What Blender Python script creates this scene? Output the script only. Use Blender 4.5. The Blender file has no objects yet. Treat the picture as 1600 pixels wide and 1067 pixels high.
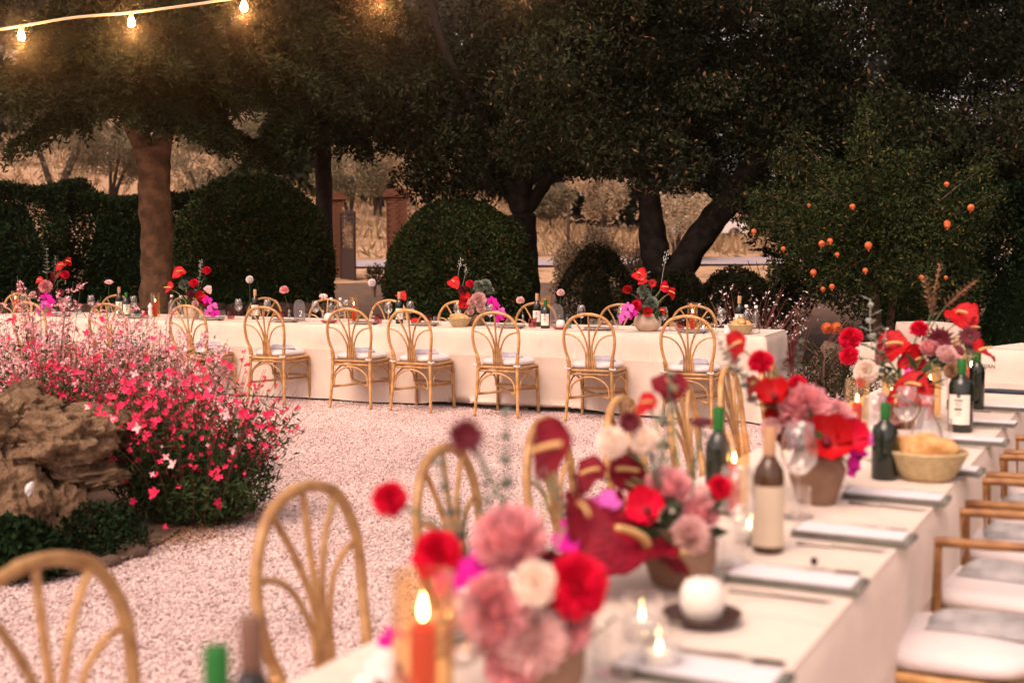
import bpy, math, random
import numpy as np
from mathutils import Vector, Matrix, noise

R = math.radians
S = bpy.context.scene
COL = S.collection
random.seed(7)
RNG = np.random.default_rng(11)

# ------------------------------------------------------------------ camera, light, exposure
F, CX, CY, HORIZON, EYE = 2000.0, 800.0, 533.5, 388.0, 1.48
PITCH = math.atan((CY - HORIZON) / F)
cam_data = bpy.data.cameras.new('camera')
cam_data.sensor_width = 36.0
cam_data.lens = 36.0 * F / 1600.0
cam_data.clip_start = 0.05
cam_data.clip_end = 600
cam_data.dof.use_dof = True
cam_data.dof.focus_distance = 11.3
cam_data.dof.aperture_fstop = 2.3
cam = bpy.data.objects.new('camera', cam_data)
COL.objects.link(cam)
cam.location = (0, 0, EYE)
cam.rotation_euler = (math.pi / 2 - PITCH, 0, 0)
S.camera = cam

SUN_EL, SUN_AZ = 56.0, 212.0          # compass bearing of the sun: behind the camera, to its left
world = bpy.data.worlds.new('World')
S.world = world
world.use_nodes = True
wn, wl = world.node_tree.nodes, world.node_tree.links
wn.clear()
sky = wn.new('ShaderNodeTexSky')
sky.sky_type = 'NISHITA'
sky.sun_disc = False
sky.sun_elevation = R(SUN_EL)
sky.sun_rotation = R(SUN_AZ)
sky.dust_density = 3.0
hsv = wn.new('ShaderNodeHueSaturation')
hsv.inputs['Saturation'].default_value = 0.22
tint = wn.new('ShaderNodeMix')
tint.data_type = 'RGBA'
tint.blend_type = 'MULTIPLY'
tint.inputs[0].default_value = 1.0
tint.inputs[7].default_value = (1.0, 0.765, 0.69, 1)      # pink dusk cloud cover
bg = wn.new('ShaderNodeBackground')
bg.inputs['Strength'].default_value = 0.11
out = wn.new('ShaderNodeOutputWorld')
wl.new(sky.outputs[0], hsv.inputs['Color'])
wl.new(hsv.outputs[0], tint.inputs[6])
wl.new(tint.outputs[2], bg.inputs['Color'])
wl.new(bg.outputs[0], out.inputs['Surface'])

sun_data = bpy.data.lights.new('sun', 'SUN')
sun_data.energy = 0.9
sun_data.angle = R(40)
sun_data.color = (1.0, 0.71, 0.52)
sun = bpy.data.objects.new('sun', sun_data)
COL.objects.link(sun)
_az = R(SUN_AZ)
_sd = Vector((math.sin(_az) * math.cos(R(SUN_EL)), math.cos(_az) * math.cos(R(SUN_EL)), math.sin(R(SUN_EL))))
sun.rotation_euler = _sd.to_track_quat('Z', 'Y').to_euler()

S.view_settings.view_transform = 'Standard'
S.view_settings.look = 'None'
S.view_settings.gamma = 1.0
S.view_settings.use_curve_mapping = False
S.view_settings.exposure = 1.40
S.render.engine = 'CYCLES'
S.cycles.use_denoising = True
try:
    S.cycles.denoiser = 'OPENIMAGEDENOISE'
except Exception:
    pass
S.cycles.max_bounces = 8
S.cycles.transparent_max_bounces = 16
S.cycles.caustics_reflective = False
S.cycles.caustics_refractive = False
S.cycles.sample_clamp_indirect = 4.0

# ------------------------------------------------------------------ picture <-> place
_cp, _sp = math.cos(PITCH), math.sin(PITCH)

def ray(px, py):
    r, u = (px - CX) / F, (CY - py) / F
    return Vector((r, _cp + u * _sp, -_sp + u * _cp))

def at(px, py, z=0.0):
    d = ray(px, py)
    t = (z - EYE) / d.z
    return Vector((d.x * t, d.y * t, z))

def at_depth(px, py, y):
    d = ray(px, py)
    t = y / d.y
    return Vector((d.x * t, y, EYE + d.z * t))

# ------------------------------------------------------------------ mesh helpers
class MB:
    def __init__(self):
        self.v, self.f, self.m, self.n = [], [], [], 0
    def add(self, verts, faces, mi=0):
        b = self.n
        self.v.extend(tuple(p) for p in verts)
        self.n += len(verts)
        self.f.extend(tuple(i + b for i in f) for f in faces)
        self.m.extend([mi] * len(faces))
        return self
    def box(self, c, s, rz=0.0, mi=0, taper=1.0):
        cx, cy, cz = c
        hx, hy, hz = s[0] / 2, s[1] / 2, s[2] / 2
        co, si = math.cos(rz), math.sin(rz)
        vs = []
        for k, (x, y, z) in enumerate([(-hx, -hy, -hz), (hx, -hy, -hz), (hx, hy, -hz), (-hx, hy, -hz),
                                       (-hx, -hy, hz), (hx, -hy, hz), (hx, hy, hz), (-hx, hy, hz)]):
            t = taper if k > 3 else 1
            x, y = x * t, y * t
            vs.append((cx + x * co - y * si, cy + x * si + y * co, cz + z))
        return self.add(vs, [(0, 3, 2, 1), (4, 5, 6, 7), (0, 1, 5, 4), (1, 2, 6, 5), (2, 3, 7, 6), (3, 0, 4, 7)], mi)
    def lathe(self, prof, seg=20, c=(0, 0, 0), mi=0):
        vs, fs = [], []
        n = len(prof)
        for (r, z) in prof:
            for k in range(seg):
                a = 2 * math.pi * k / seg
                vs.append((c[0] + r * math.cos(a), c[1] + r * math.sin(a), c[2] + z))
        for i in range(n - 1):
            for k in range(seg):
                k2 = (k + 1) % seg
                fs.append((i * seg + k, i * seg + k2, (i + 1) * seg + k2, (i + 1) * seg + k))
        if prof[0][0] > 1e-4:
            fs.append(tuple(range(seg))[::-1])
        if prof[-1][0] > 1e-4:
            fs.append(tuple((n - 1) * seg + k for k in range(seg)))
        return self.add(vs, fs, mi)
    def tube(self, pts, rad, sides=8, closed=False, mi=0, wob=0.0):
        pts = [Vector(p) for p in pts]
        n = len(pts)
        if not hasattr(rad, '__len__'):
            rad = [rad] * n
        vs, fs = [], []
        prev = None
        for i in range(n):
            if closed:
                t = pts[(i + 1) % n] - pts[i - 1]
            else:
                t = pts[min(i + 1, n - 1)] - pts[max(i - 1, 0)]
            if t.length < 1e-9:
                t = Vector((0, 0, 1))
            t.normalize()
            if prev is None:
                a = Vector((0, 0, 1)) if abs(t.z) < .9 else Vector((1, 0, 0))
                u = t.cross(a).normalized()
            else:
                u = (prev - t * prev.dot(t))
                if u.length < 1e-6:
                    u = t.orthogonal()
                u.normalize()
            prev = u
            w = t.cross(u)
            for k in range(sides):
                a = 2 * math.pi * k / sides
                r = rad[i] * (1 + (wob * noise.noise(pts[i] * 5 + Vector((k * 1.7, 0, 0))) if wob else 0))
                vs.append(pts[i] + u * (r * math.cos(a)) + w * (r * math.sin(a)))
        m = n if closed else n - 1
        for i in range(m):
            j = (i + 1) % n
            for k in range(sides):
                k2 = (k + 1) % sides
                fs.append((i * sides + k, i * sides + k2, j * sides + k2, j * sides + k))
        if not closed:
            fs.append(tuple(range(sides))[::-1])
            fs.append(tuple((n - 1) * sides + k for k in range(sides)))
        return self.add(vs, fs, mi)
    def ball(self, c, r, seg=12, rings=8, mi=0):
        if not hasattr(r, '__len__'):
            r = (r, r, r)
        vs, fs = [(c[0], c[1], c[2] - r[2])], []
        for i in range(1, rings):
            p = -math.pi / 2 + math.pi * i / rings
            for k in range(seg):
                a = 2 * math.pi * k / seg
                vs.append((c[0] + r[0] * math.cos(p) * math.cos(a), c[1] + r[1] * math.cos(p) * math.sin(a), c[2] + r[2] * math.sin(p)))
        vs.append((c[0], c[1], c[2] + r[2]))
        top = len(vs) - 1
        for k in range(seg):
            k2 = (k + 1) % seg
            fs.append((0, 1 + k2, 1 + k))
            fs.append((top, 1 + (rings - 2) * seg + k, 1 + (rings - 2) * seg + k2))
            for i in range(rings - 2):
                fs.append((1 + i * seg + k, 1 + i * seg + k2, 1 + (i + 1) * seg + k2, 1 + (i + 1) * seg + k))
        return self.add(vs, fs, mi)
    def mesh(self, name, mats, smooth=True):
        me = bpy.data.meshes.new(name)
        me.from_pydata(self.v, [], self.f)
        for m in (mats if isinstance(mats, (list, tuple)) else [mats]):
            me.materials.append(m)
        if any(self.m):
            me.polygons.foreach_set('material_index', self.m)
        if smooth:
            me.polygons.foreach_set('use_smooth', [True] * len(me.polygons))
        me.update()
        return me

def smooth_path(pts, n=6):
    pts = [Vector(p) for p in pts]
    o = []
    for i in range(len(pts) - 1):
        p0, p1, p2, p3 = pts[max(i - 1, 0)], pts[i], pts[i + 1], pts[min(i + 2, len(pts) - 1)]
        for k in range(n):
            t = k / n
            o.append(.5 * ((2 * p1) + (p2 - p0) * t + (2 * p0 - 5 * p1 + 4 * p2 - p3) * t * t + (3 * p1 - p0 - 3 * p2 + p3) * t ** 3))
    o.append(pts[-1])
    return o

def link(name, data, parent=None, loc=None, mat=None):
    o = bpy.data.objects.new(name, data)
    COL.objects.link(o)
    if parent is not None:
        o.parent = parent
    if mat is not None:
        o.matrix_local = mat
    elif loc is not None:
        o.location = loc
    return o

def tag(o, label=None, cat=None, group=None, kind=None):
    if label: o['label'] = label
    if cat: o['category'] = cat
    if group: o['group'] = group
    if kind: o['kind'] = kind
    return o

def thing(name, label, cat, loc=(0, 0, 0), rz=0.0, group=None):
    o = bpy.data.objects.new(name, None)
    COL.objects.link(o)
    o.empty_display_size = .1
    o.location = loc
    o.rotation_euler = (0, 0, rz)
    return tag(o, label, cat, group)

KIDS = {}
def copy_tree(o, parent=None):
    c = o.copy()
    COL.objects.link(c)
    if parent is not None:
        c.parent = parent
        c.matrix_parent_inverse = o.matrix_parent_inverse.copy()
    for ch in [x for x in o.children]:
        copy_tree(ch, c)
    return c

def np_mesh(name, V, Q, mats, smooth=False, midx=None):
    me = bpy.data.meshes.new(name)
    nv, nf, k = len(V), len(Q), Q.shape[1]
    me.vertices.add(nv)
    me.vertices.foreach_set('co', np.ascontiguousarray(V, dtype=np.float32).ravel())
    me.loops.add(nf * k)
    me.polygons.add(nf)
    me.polygons.foreach_set('loop_start', np.arange(0, nf * k, k, dtype=np.int32))
    me.loops.foreach_set('vertex_index', np.ascontiguousarray(Q, dtype=np.int32).ravel())
    for m in (mats if isinstance(mats, (list, tuple)) else [mats]):
        me.materials.append(m)
    if midx is not None:
        me.polygons.foreach_set('material_index', np.ascontiguousarray(midx, dtype=np.int32))
    if smooth:
        me.polygons.foreach_set('use_smooth', np.ones(nf, dtype=bool))
    me.update(calc_edges=True)
    me.validate()
    return me

def unit(a):
    return a / (np.linalg.norm(a, axis=1, keepdims=True) + 1e-9)

def leaf_mesh(name, P, L, W, mats, D=None, droop=0.0, spread=1.0, midx=None):
    """one folded leaf at each point of P"""
    n = len(P)
    d = RNG.normal(size=(n, 3))
    d[:, 2] -= droop
    if D is not None:
        d = d * spread + D
    d = unit(d)
    s = unit(np.cross(d, RNG.normal(size=(n, 3))))
    u = np.cross(s, d)
    l = (L * RNG.uniform(.65, 1.3, n))[:, None]
    w = (W * RNG.uniform(.7, 1.25, n))[:, None]
    V = np.empty((n, 4, 3))
    V[:, 0] = P
    V[:, 1] = P + d * l * .5 + s * w * .5 + u * w * .12
    V[:, 2] = P + d * l
    V[:, 3] = P + d * l * .5 - s * w * .5 + u * w * .12
    Q = np.arange(n * 4).reshape(n, 4)
    return np_mesh(name, V.reshape(-1, 3), Q, mats, midx=midx)

def in_ball(n, c, r, shell=.5):
    d = unit(RNG.normal(size=(n, 3)))
    k = RNG.uniform(0, 1, n) ** (1 / 3 * (1 - shell) + .02)
    return np.array(c) + d * k[:, None] * np.array(r)

# ------------------------------------------------------------------ materials
def new_mat(name):
    m = bpy.data.materials.new(name)
    m.use_nodes = True
    nt = m.node_tree
    return m, nt, nt.nodes['Principled BSDF']

def mat(name, c, rough=.6, var=0.0, vscale=8.0, bump=0.0, bscale=40.0, c2=None, spec=.3, metal=0.0, emit=None, estr=0.0,
        island=0.0, trans=0.0, sheen=0.0, detail=4.0):
    m, nt, b = new_mat(name)
    N, Lk = nt.nodes, nt.links
    b.inputs['Base Color'].default_value = (*c, 1)
    b.inputs['Roughness'].default_value = rough
    b.inputs['Specular IOR Level'].default_value = spec
    b.inputs['Metallic'].default_value = metal
    if sheen:
        b.inputs['Sheen Weight'].default_value = sheen
    if emit:
        b.inputs['Emission Color'].default_value = (*emit, 1)
        b.inputs['Emission Strength'].default_value = estr
    tc = N.new('ShaderNodeTexCoord')
    col = None
    if var or c2:
        nz = N.new('ShaderNodeTexNoise')
        nz.inputs['Scale'].default_value = vscale
        nz.inputs['Detail'].default_value = detail
        Lk.new(tc.outputs['Object'], nz.inputs['Vector'])
        rp = N.new('ShaderNodeValToRGB')
        rp.color_ramp.elements[0].position = .35
        rp.color_ramp.elements[1].position = .65
        e2 = c2 if c2 else tuple(min(1, x * (1 + var)) for x in c)
        e1 = c if c2 else tuple(x * (1 - var) for x in c)
        rp.color_ramp.elements[0].color = (*e1, 1)
        rp.color_ramp.elements[1].color = (*e2, 1)
        Lk.new(nz.outputs['Fac'], rp.inputs['Fac'])
        col = rp.outputs['Color']
        Lk.new(col, b.inputs['Base Color'])
    if island:
        g = N.new('ShaderNodeNewGeometry')
        mr = N.new('ShaderNodeMapRange')
        mr.inputs['To Min'].default_value = 1 - island
        mr.inputs['To Max'].default_value = 1 + island
        Lk.new(g.outputs['Random Per Island'], mr.inputs['Value'])
        mx = N.new('ShaderNodeMix')
        mx.data_type = 'RGBA'
        mx.blend_type = 'MULTIPLY'
        mx.inputs[0].default_value = 1
        if col is not None:
            Lk.new(col, mx.inputs[6])
        else:
            mx.inputs[6].default_value = (*c, 1)
        Lk.new(mr.outputs[0], mx.inputs[7])
        Lk.new(mx.outputs[2], b.inputs['Base Color'])
    if bump:
        bz = N.new('ShaderNodeTexNoise')
        bz.inputs['Scale'].default_value = bscale
        bz.inputs['Detail'].default_value = 5
        Lk.new(tc.outputs['Object'], bz.inputs['Vector'])
        bp = N.new('ShaderNodeBump')
        bp.inputs['Strength'].default_value = bump
        bp.inputs['Distance'].default_value = .02
        Lk.new(bz.outputs['Fac'], bp.inputs['Height'])
        Lk.new(bp.outputs['Normal'], b.inputs['Normal'])
    return m

def glass_mat(name, tintc=(1, 1, 1), refl=.08, rough=.03, edge=.85):
    m = bpy.data.materials.new(name)
    m.use_nodes = True
    N, Lk = m.node_tree.nodes, m.node_tree.links
    N.clear()
    tr = N.new('ShaderNodeBsdfTransparent')
    tr.inputs['Color'].default_value = (*tintc, 1)
    gl = N.new('ShaderNodeBsdfGlossy')
    gl.inputs['Roughness'].default_value = rough
    gl.inputs['Color'].default_value = (.9, .9, .9, 1)
    lw = N.new('ShaderNodeLayerWeight')
    lw.inputs['Blend'].default_value = .5
    fr = N.new('ShaderNodeMath')
    fr.operation = 'POWER'
    fr.inputs[1].default_value = 2.6
    Lk.new(lw.outputs['Facing'], fr.inputs[0])
    mr = N.new('ShaderNodeMapRange')
    mr.inputs['To Min'].default_value = refl * .6
    mr.inputs['To Max'].default_value = edge
    mx = N.new('ShaderNodeMixShader')
    o = N.new('ShaderNodeOutputMaterial')
    Lk.new(fr.outputs[0], mr.inputs['Value'])
    Lk.new(mr.outputs[0], mx.inputs['Fac'])
    Lk.new(tr.outputs[0], mx.inputs[1])
    Lk.new(gl.outputs[0], mx.inputs[2])
    Lk.new(mx.outputs[0], o.inputs['Surface'])
    return m

M = dict(
    rattan=mat('rattan', (.35, .175, .06), .38, c2=(.55, .325, .13), vscale=22, bump=.12, bscale=90, spec=.5, detail=6),
    shadecane=mat('shaded rattan', (.20, .085, .026), .4, c2=(.34, .165, .055), vscale=22, bump=.12, bscale=90, spec=.4, detail=6),  # rattan copy darkened in colour for arms of the chairs in shade
    cushion=mat('cushion cotton', (.66, .61, .62), .85, var=.04, vscale=6, bump=.15, bscale=60, spec=.15, sheen=.2),
    shawl=mat('lilac grey shawl', (.30, .29, .36), .9, c2=(.48, .47, .55), vscale=14, bump=.2, bscale=50, spec=.1),
    greyshawl=mat('grey shawl', (.24, .24, .25), .9, c2=(.40, .40, .41), vscale=14, bump=.2, bscale=50, spec=.1),
    linen=mat('linen', (.66, .56, .48), .9, c2=(.73, .63, .55), vscale=3.0, bump=.28, bscale=160, spec=.1, sheen=.15),
    wood=mat('pine wood', (.22, .13, .07), .6, var=.25, vscale=12, bump=.1),
    napkin=mat('sage napkin', (.20, .195, .17), .9, var=.12, vscale=18, bump=.25, bscale=120, spec=.1),
    napkin_dark=mat('dark napkin', (.05, .06, .09), .9, var=.12, vscale=18, bump=.2, bscale=120, spec=.1),
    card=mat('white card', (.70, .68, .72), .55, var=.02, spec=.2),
    ink=mat('black ink', (.012, .012, .014), .6),
    steel=mat('dark steel', (.12, .11, .105), .28, metal=1.0),
    terracotta=mat('clay vase', (.20, .115, .075), .8, c2=(.28, .17, .115), vscale=10, bump=.25, bscale=60),
    paleclay=mat('pale clay vase', (.44, .34, .25), .8, c2=(.54, .43, .33), vscale=10, bump=.25, bscale=60),
    glass=glass_mat('clear glass', refl=.15, edge=.95),
    tubeglass=glass_mat('thin tube glass', (1, .88, .70), refl=.01, edge=.7),  # amber tint paints the candle's warm glow into the glass
    wallstone=mat('dark wall stone', (.055, .036, .028), .95, c2=(.12, .08, .062), vscale=8, bump=.8, bscale=30, spec=.06),
    pinkglass=glass_mat('pink glass', (.86, .58, .60)),
    tealglass=glass_mat('teal glass', (.35, .62, .58)),
    amberglass=glass_mat('amber glass', (1.0, .90, .72), refl=.03, edge=.55),
    acrylic=glass_mat('frosted acrylic', (.72, .66, .66), refl=.2, rough=.5),
    water=glass_mat('water', (.93, .95, .95), refl=.05),
    drink=mat('red drink', (.42, .07, .03), .2, spec=.5),
    bottle=mat('dark bottle glass', (.007, .008, .006), .08, spec=.7),
    bottle_green=mat('green bottle glass', (.005, .011, .005), .08, spec=.7),
    bottle_amber=mat('amber bottle glass', (.055, .022, .004), .08, spec=.7),
    creamlabel=mat('cream label', (.58, .48, .36), .7, var=.04),  # cream darkened in colour for the shade on this bottle
    label=mat('bottle label', (.78, .74, .66), .6, var=.03),
    capsule=mat('tan capsule', (.46, .27, .15), .5),
    capsule_brown=mat('brown capsule', (.16, .085, .06), .5),
    capsule_green=mat('green capsule', (.012, .13, .022), .4),
    cap=mat('white cap', (.80, .78, .78), .5),
    redwax=mat('red wax', (.32, .003, .002), .4, spec=.4, emit=(1, .035, .012), estr=.12),  # faint emission paints the flame's glow into the wax
    whitewax=mat('white wax', (.80, .76, .70), .45, spec=.4),
    darkdish=mat('dark dish', (.06, .035, .03), .3),
    reddish=mat('red clay dish', (.34, .09, .06), .5),
    flame=mat('flame', (1, .6, .2), .5, emit=(1.0, .62, .24), estr=26),
    bulb=mat('lit bulb', (1, .8, .5), .4, emit=(1.0, .50, .17), estr=130),
    cable=mat('pale cable', (.62, .47, .34), .5),
    socket=mat('lamp socket', (.60, .46, .33), .5),
    bread=mat('bread crust', (.46, .22, .07), .7, c2=(.66, .42, .18), vscale=22, bump=.4, bscale=50),
    straw=mat('straw basket', (.50, .38, .20), .8, c2=(.62, .50, .29), vscale=60, bump=.5, bscale=120),
    porcelain=mat('porcelain', (.76, .72, .70), .25, spec=.5),
    plate=mat('stoneware plate', (.58, .55, .55), .35, spec=.5),
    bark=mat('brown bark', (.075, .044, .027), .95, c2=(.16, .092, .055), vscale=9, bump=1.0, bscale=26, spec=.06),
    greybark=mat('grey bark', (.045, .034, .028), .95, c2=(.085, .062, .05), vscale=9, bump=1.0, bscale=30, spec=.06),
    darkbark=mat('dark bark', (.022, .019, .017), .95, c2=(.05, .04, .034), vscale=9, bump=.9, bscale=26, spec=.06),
    twig=mat('twig', (.13, .075, .05), .9),
    redtwig=mat('red stems', (.20, .07, .055), .8),
    greenstem=mat('green stems', (.075, .105, .045), .7),
    palestem=mat('pale stems', (.30, .30, .14), .7),
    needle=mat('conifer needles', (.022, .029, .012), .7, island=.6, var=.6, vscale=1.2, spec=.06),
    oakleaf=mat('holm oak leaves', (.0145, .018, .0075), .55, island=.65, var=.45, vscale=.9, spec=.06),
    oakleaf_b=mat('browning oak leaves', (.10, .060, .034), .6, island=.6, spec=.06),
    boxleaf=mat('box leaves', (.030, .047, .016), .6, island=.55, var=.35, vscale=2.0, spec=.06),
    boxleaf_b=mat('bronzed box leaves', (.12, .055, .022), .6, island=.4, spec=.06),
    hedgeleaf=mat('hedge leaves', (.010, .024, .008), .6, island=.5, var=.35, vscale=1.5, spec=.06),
    pomleaf=mat('pomegranate leaves', (.022, .034, .011), .55, island=.6, var=.45, vscale=2, spec=.06),
    pomleaf_b=mat('yellowing leaves', (.11, .085, .022), .6, island=.4, spec=.06),
    olivepale=mat('tan shrub leaves', (.44, .34, .22), .8, island=.4, var=.25, vscale=.8, spec=.06),
    oliveleaf=mat('olive leaves', (.20, .17, .105), .7, island=.4, var=.25, vscale=.8, spec=.06),
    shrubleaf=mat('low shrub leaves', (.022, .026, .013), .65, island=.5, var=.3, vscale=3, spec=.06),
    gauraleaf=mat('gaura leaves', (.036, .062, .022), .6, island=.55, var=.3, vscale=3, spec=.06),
    drygrass=mat('dry grass blades', (.30, .21, .12), .9, island=.35, spec=.06),
    palm=mat('silver leaves', (.40, .42, .38), .6, var=.12, vscale=10),
    euca=mat('eucalyptus leaves', (.20, .24, .19), .6, var=.2, vscale=12, island=.2, spec=.06),
    fern=mat('fern leaves', (.030, .055, .025), .6, island=.3, spec=.06),
    dried=mat('dried sprig', (.30, .17, .09), .8, island=.35),
    red=mat('red petals', (.44, .004, .008), .55, island=.18, spec=.25),
    hot=mat('coral red petals', (.62, .003, .035), .6, island=.15, spec=.2),
    spathe=mat('red spathe', (.42, .004, .009), .34, spec=.22, var=.35, vscale=9, bump=.35, bscale=14),
    spathe_dark=mat('dark red spathe', (.17, .003, .014), .42, spec=.18, var=.4, vscale=9, bump=.35, bscale=14),
    spadix=mat('spadix', (.62, .40, .16), .6),
    burg=mat('burgundy petals', (.10, .006, .014), .6, island=.3),
    pink=mat('pink petals', (.82, .40, .43), .65, island=.32, spec=.2),
    pale=mat('pale pink petals', (.82, .56, .54), .65, island=.15, spec=.2),
    cream=mat('cream petals', (.80, .66, .56), .65, island=.12, spec=.2),
    magenta=mat('magenta petals', (.56, .006, .30), .55, island=.25, spec=.2),
    mauve=mat('mauve petals', (.58, .10, .44), .55, island=.25, spec=.2),
    whitepetal=mat('white petals', (.80, .74, .74), .6, island=.1),
    gaura=mat('hot pink gaura petals', (.78, .030, .11), .6, island=.25, spec=.2),
    gaurapale=mat('pale gaura petals', (.82, .42, .45), .6, island=.35, spec=.2),
    brick=mat('old brick', (.11, .045, .026), .9, c2=(.17, .075, .045), vscale=7, bump=.4, bscale=50, spec=.06),
    iron=mat('wrought iron', (.05, .03, .025), .6, metal=.3),
    plaster=mat('pink plaster', (.40, .24, .20), .9, var=.12, vscale=3),
    pomegranate=mat('pomegranate skin', (.40, .045, .012), .4, c2=(.56, .15, .03), vscale=18, spec=.5),
    gravelstone=mat('gravel stones', (.64, .52, .50), .85, island=.0, bump=.2, bscale=200, spec=.15),
    edging=mat('edging stone', (.15, .105, .08), .9, c2=(.26, .185, .14), vscale=8, bump=.8, bscale=30, spec=.06),
)

def linen_creases(m):
    nt = m.node_tree
    N, Lk = nt.nodes, nt.links
    bp = [n for n in N if n.bl_idname == 'ShaderNodeBump'][0]
    tc = N.new('ShaderNodeTexCoord')
    mp = N.new('ShaderNodeMapping'); mp.inputs['Scale'].default_value = (5.5, 5.5, 1.3); mp.inputs['Rotation'].default_value = (0, .35, 0)
    nz = N.new('ShaderNodeTexNoise'); nz.inputs['Scale'].default_value = 1.0; nz.inputs['Detail'].default_value = 3; nz.inputs['Distortion'].default_value = .8
    b2 = N.new('ShaderNodeBump'); b2.inputs['Strength'].default_value = .55; b2.inputs['Distance'].default_value = .035
    Lk.new(tc.outputs['Object'], mp.inputs['Vector']); Lk.new(mp.outputs[0], nz.inputs['Vector'])
    Lk.new(nz.outputs['Fac'], b2.inputs['Height'])
    Lk.new(b2.outputs['Normal'], bp.inputs['Normal'])
linen_creases(M['linen'])

# rock: crusty tufa, colour by noise
def rock_material():
    m, nt, b = new_mat('tufa rock')
    N, Lk = nt.nodes, nt.links
    tc = N.new('ShaderNodeTexCoord')
    n1 = N.new('ShaderNodeTexNoise'); n1.inputs['Scale'].default_value = 5; n1.inputs['Detail'].default_value = 8; n1.inputs['Roughness'].default_value = .75
    Lk.new(tc.outputs['Object'], n1.inputs['Vector'])
    rp = N.new('ShaderNodeValToRGB')
    els = rp.color_ramp.elements
    els[0].position, els[0].color = .30, (.15, .095, .06, 1)
    els[1].position, els[1].color = .70, (.54, .375, .235, 1)
    e = els.new(.5); e.color = (.36, .235, .14, 1)
    Lk.new(n1.outputs['Fac'], rp.inputs['Fac'])
    Lk.new(rp.outputs['Color'], b.inputs['Base Color'])
    v = N.new('ShaderNodeTexVoronoi'); v.inputs['Scale'].default_value = 38
    Lk.new(tc.outputs['Object'], v.inputs['Vector'])
    n2 = N.new('ShaderNodeTexNoise'); n2.inputs['Scale'].default_value = 45; n2.inputs['Detail'].default_value = 8
    Lk.new(tc.outputs['Object'], n2.inputs['Vector'])
    ad = N.new('ShaderNodeMath'); ad.operation = 'ADD'
    Lk.new(v.outputs['Distance'], ad.inputs[0]); Lk.new(n2.outputs['Fac'], ad.inputs[1])
    bp = N.new('ShaderNodeBump'); bp.inputs['Strength'].default_value = .9; bp.inputs['Distance'].default_value = .025
    Lk.new(ad.outputs[0], bp.inputs['Height']); Lk.new(bp.outputs['Normal'], b.inputs['Normal'])
    b.inputs['Roughness'].default_value = .95
    b.inputs['Specular IOR Level'].default_value = .1
    return m
M['rock'] = rock_material()

def island_stone(m):
    """each gravel stone its own tone"""
    nt = m.node_tree
    N, Lk = nt.nodes, nt.links
    oi = N.new('ShaderNodeObjectInfo')
    rp = N.new('ShaderNodeValToRGB')
    els = rp.color_ramp.elements
    els[0].position, els[0].color = 0.0, (.26, .18, .16, 1)
    els[1].position, els[1].color = 1.0, (.78, .64, .63, 1)
    e = els.new(.25); e.color = (.58, .44, .42, 1)
    e = els.new(.6); e.color = (.70, .56, .55, 1)
    Lk.new(oi.outputs['Random'], rp.inputs['Fac'])
    geo = N.new('ShaderNodeNewGeometry')
    nz = N.new('ShaderNodeTexNoise'); nz.inputs['Scale'].default_value = .9; nz.inputs['Detail'].default_value = 5
    Lk.new(geo.outputs['Position'], nz.inputs['Vector'])
    mr = N.new('ShaderNodeMapRange')
    mr.inputs['From Min'].default_value = .3; mr.inputs['From Max'].default_value = .6
    mr.inputs['To Min'].default_value = .76; mr.inputs['To Max'].default_value = 1.0
    Lk.new(nz.outputs['Fac'], mr.inputs['Value'])
    mx = N.new('ShaderNodeMix'); mx.data_type = 'RGBA'; mx.blend_type = 'MULTIPLY'; mx.inputs[0].default_value = 1
    Lk.new(rp.outputs['Color'], mx.inputs[6]); Lk.new(mr.outputs[0], mx.inputs[7])
    Lk.new(mx.outputs[2], nt.nodes['Principled BSDF'].inputs['Base Color'])
island_stone(M['gravelstone'])

b_ = M['redwax'].node_tree.nodes['Principled BSDF']
b_.inputs['Subsurface Weight'].default_value = .6
b_.inputs['Subsurface Radius'].default_value = (1.0, .12, .03)
b_.inputs['Subsurface Scale'].default_value = .02

def cane_tone(m):
    nt = m.node_tree
    N, Lk = nt.nodes, nt.links
    b = nt.nodes['Principled BSDF']
    src = b.inputs['Base Color'].links[0].from_socket
    oi = N.new('ShaderNodeObjectInfo')
    mr = N.new('ShaderNodeMapRange'); mr.inputs['To Min'].default_value = .72; mr.inputs['To Max'].default_value = 1.22
    Lk.new(oi.outputs['Random'], mr.inputs['Value'])
    mx = N.new('ShaderNodeMix'); mx.data_type = 'RGBA'; mx.blend_type = 'MULTIPLY'; mx.inputs[0].default_value = 1
    Lk.new(src, mx.inputs[6]); Lk.new(mr.outputs[0], mx.inputs[7])
    Lk.new(mx.outputs[2], b.inputs['Base Color'])
cane_tone(M['rattan'])

def ground_material():
    m, nt, b = new_mat('gravel bed')
    N, Lk = nt.nodes, nt.links
    tc = N.new('ShaderNodeTexCoord')
    v = N.new('ShaderNodeTexVoronoi'); v.inputs['Scale'].default_value = 62
    Lk.new(tc.outputs['Object'], v.inputs['Vector'])
    rp = N.new('ShaderNodeValToRGB')
    els = rp.color_ramp.elements
    els[0].position, els[0].color = 0.0, (.40, .30, .27, 1)
    els[1].position, els[1].color = 1.0, (.74, .63, .61, 1)
    e = els.new(.3); e.color = (.60, .49, .47, 1)
    Lk.new(v.outputs['Color'], rp.inputs['Fac'])
    Lk.new(rp.outputs['Color'], b.inputs['Base Color'])
    bp = N.new('ShaderNodeBump'); bp.inputs['Strength'].default_value = .8; bp.inputs['Distance'].default_value = .015
    bp.invert = True
    Lk.new(v.outputs['Distance'], bp.inputs['Height']); Lk.new(bp.outputs['Normal'], b.inputs['Normal'])
    b.inputs['Roughness'].default_value = .9
    b.inputs['Specular IOR Level'].default_value = .15
    return m
M['gravelbed'] = ground_material()

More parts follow.
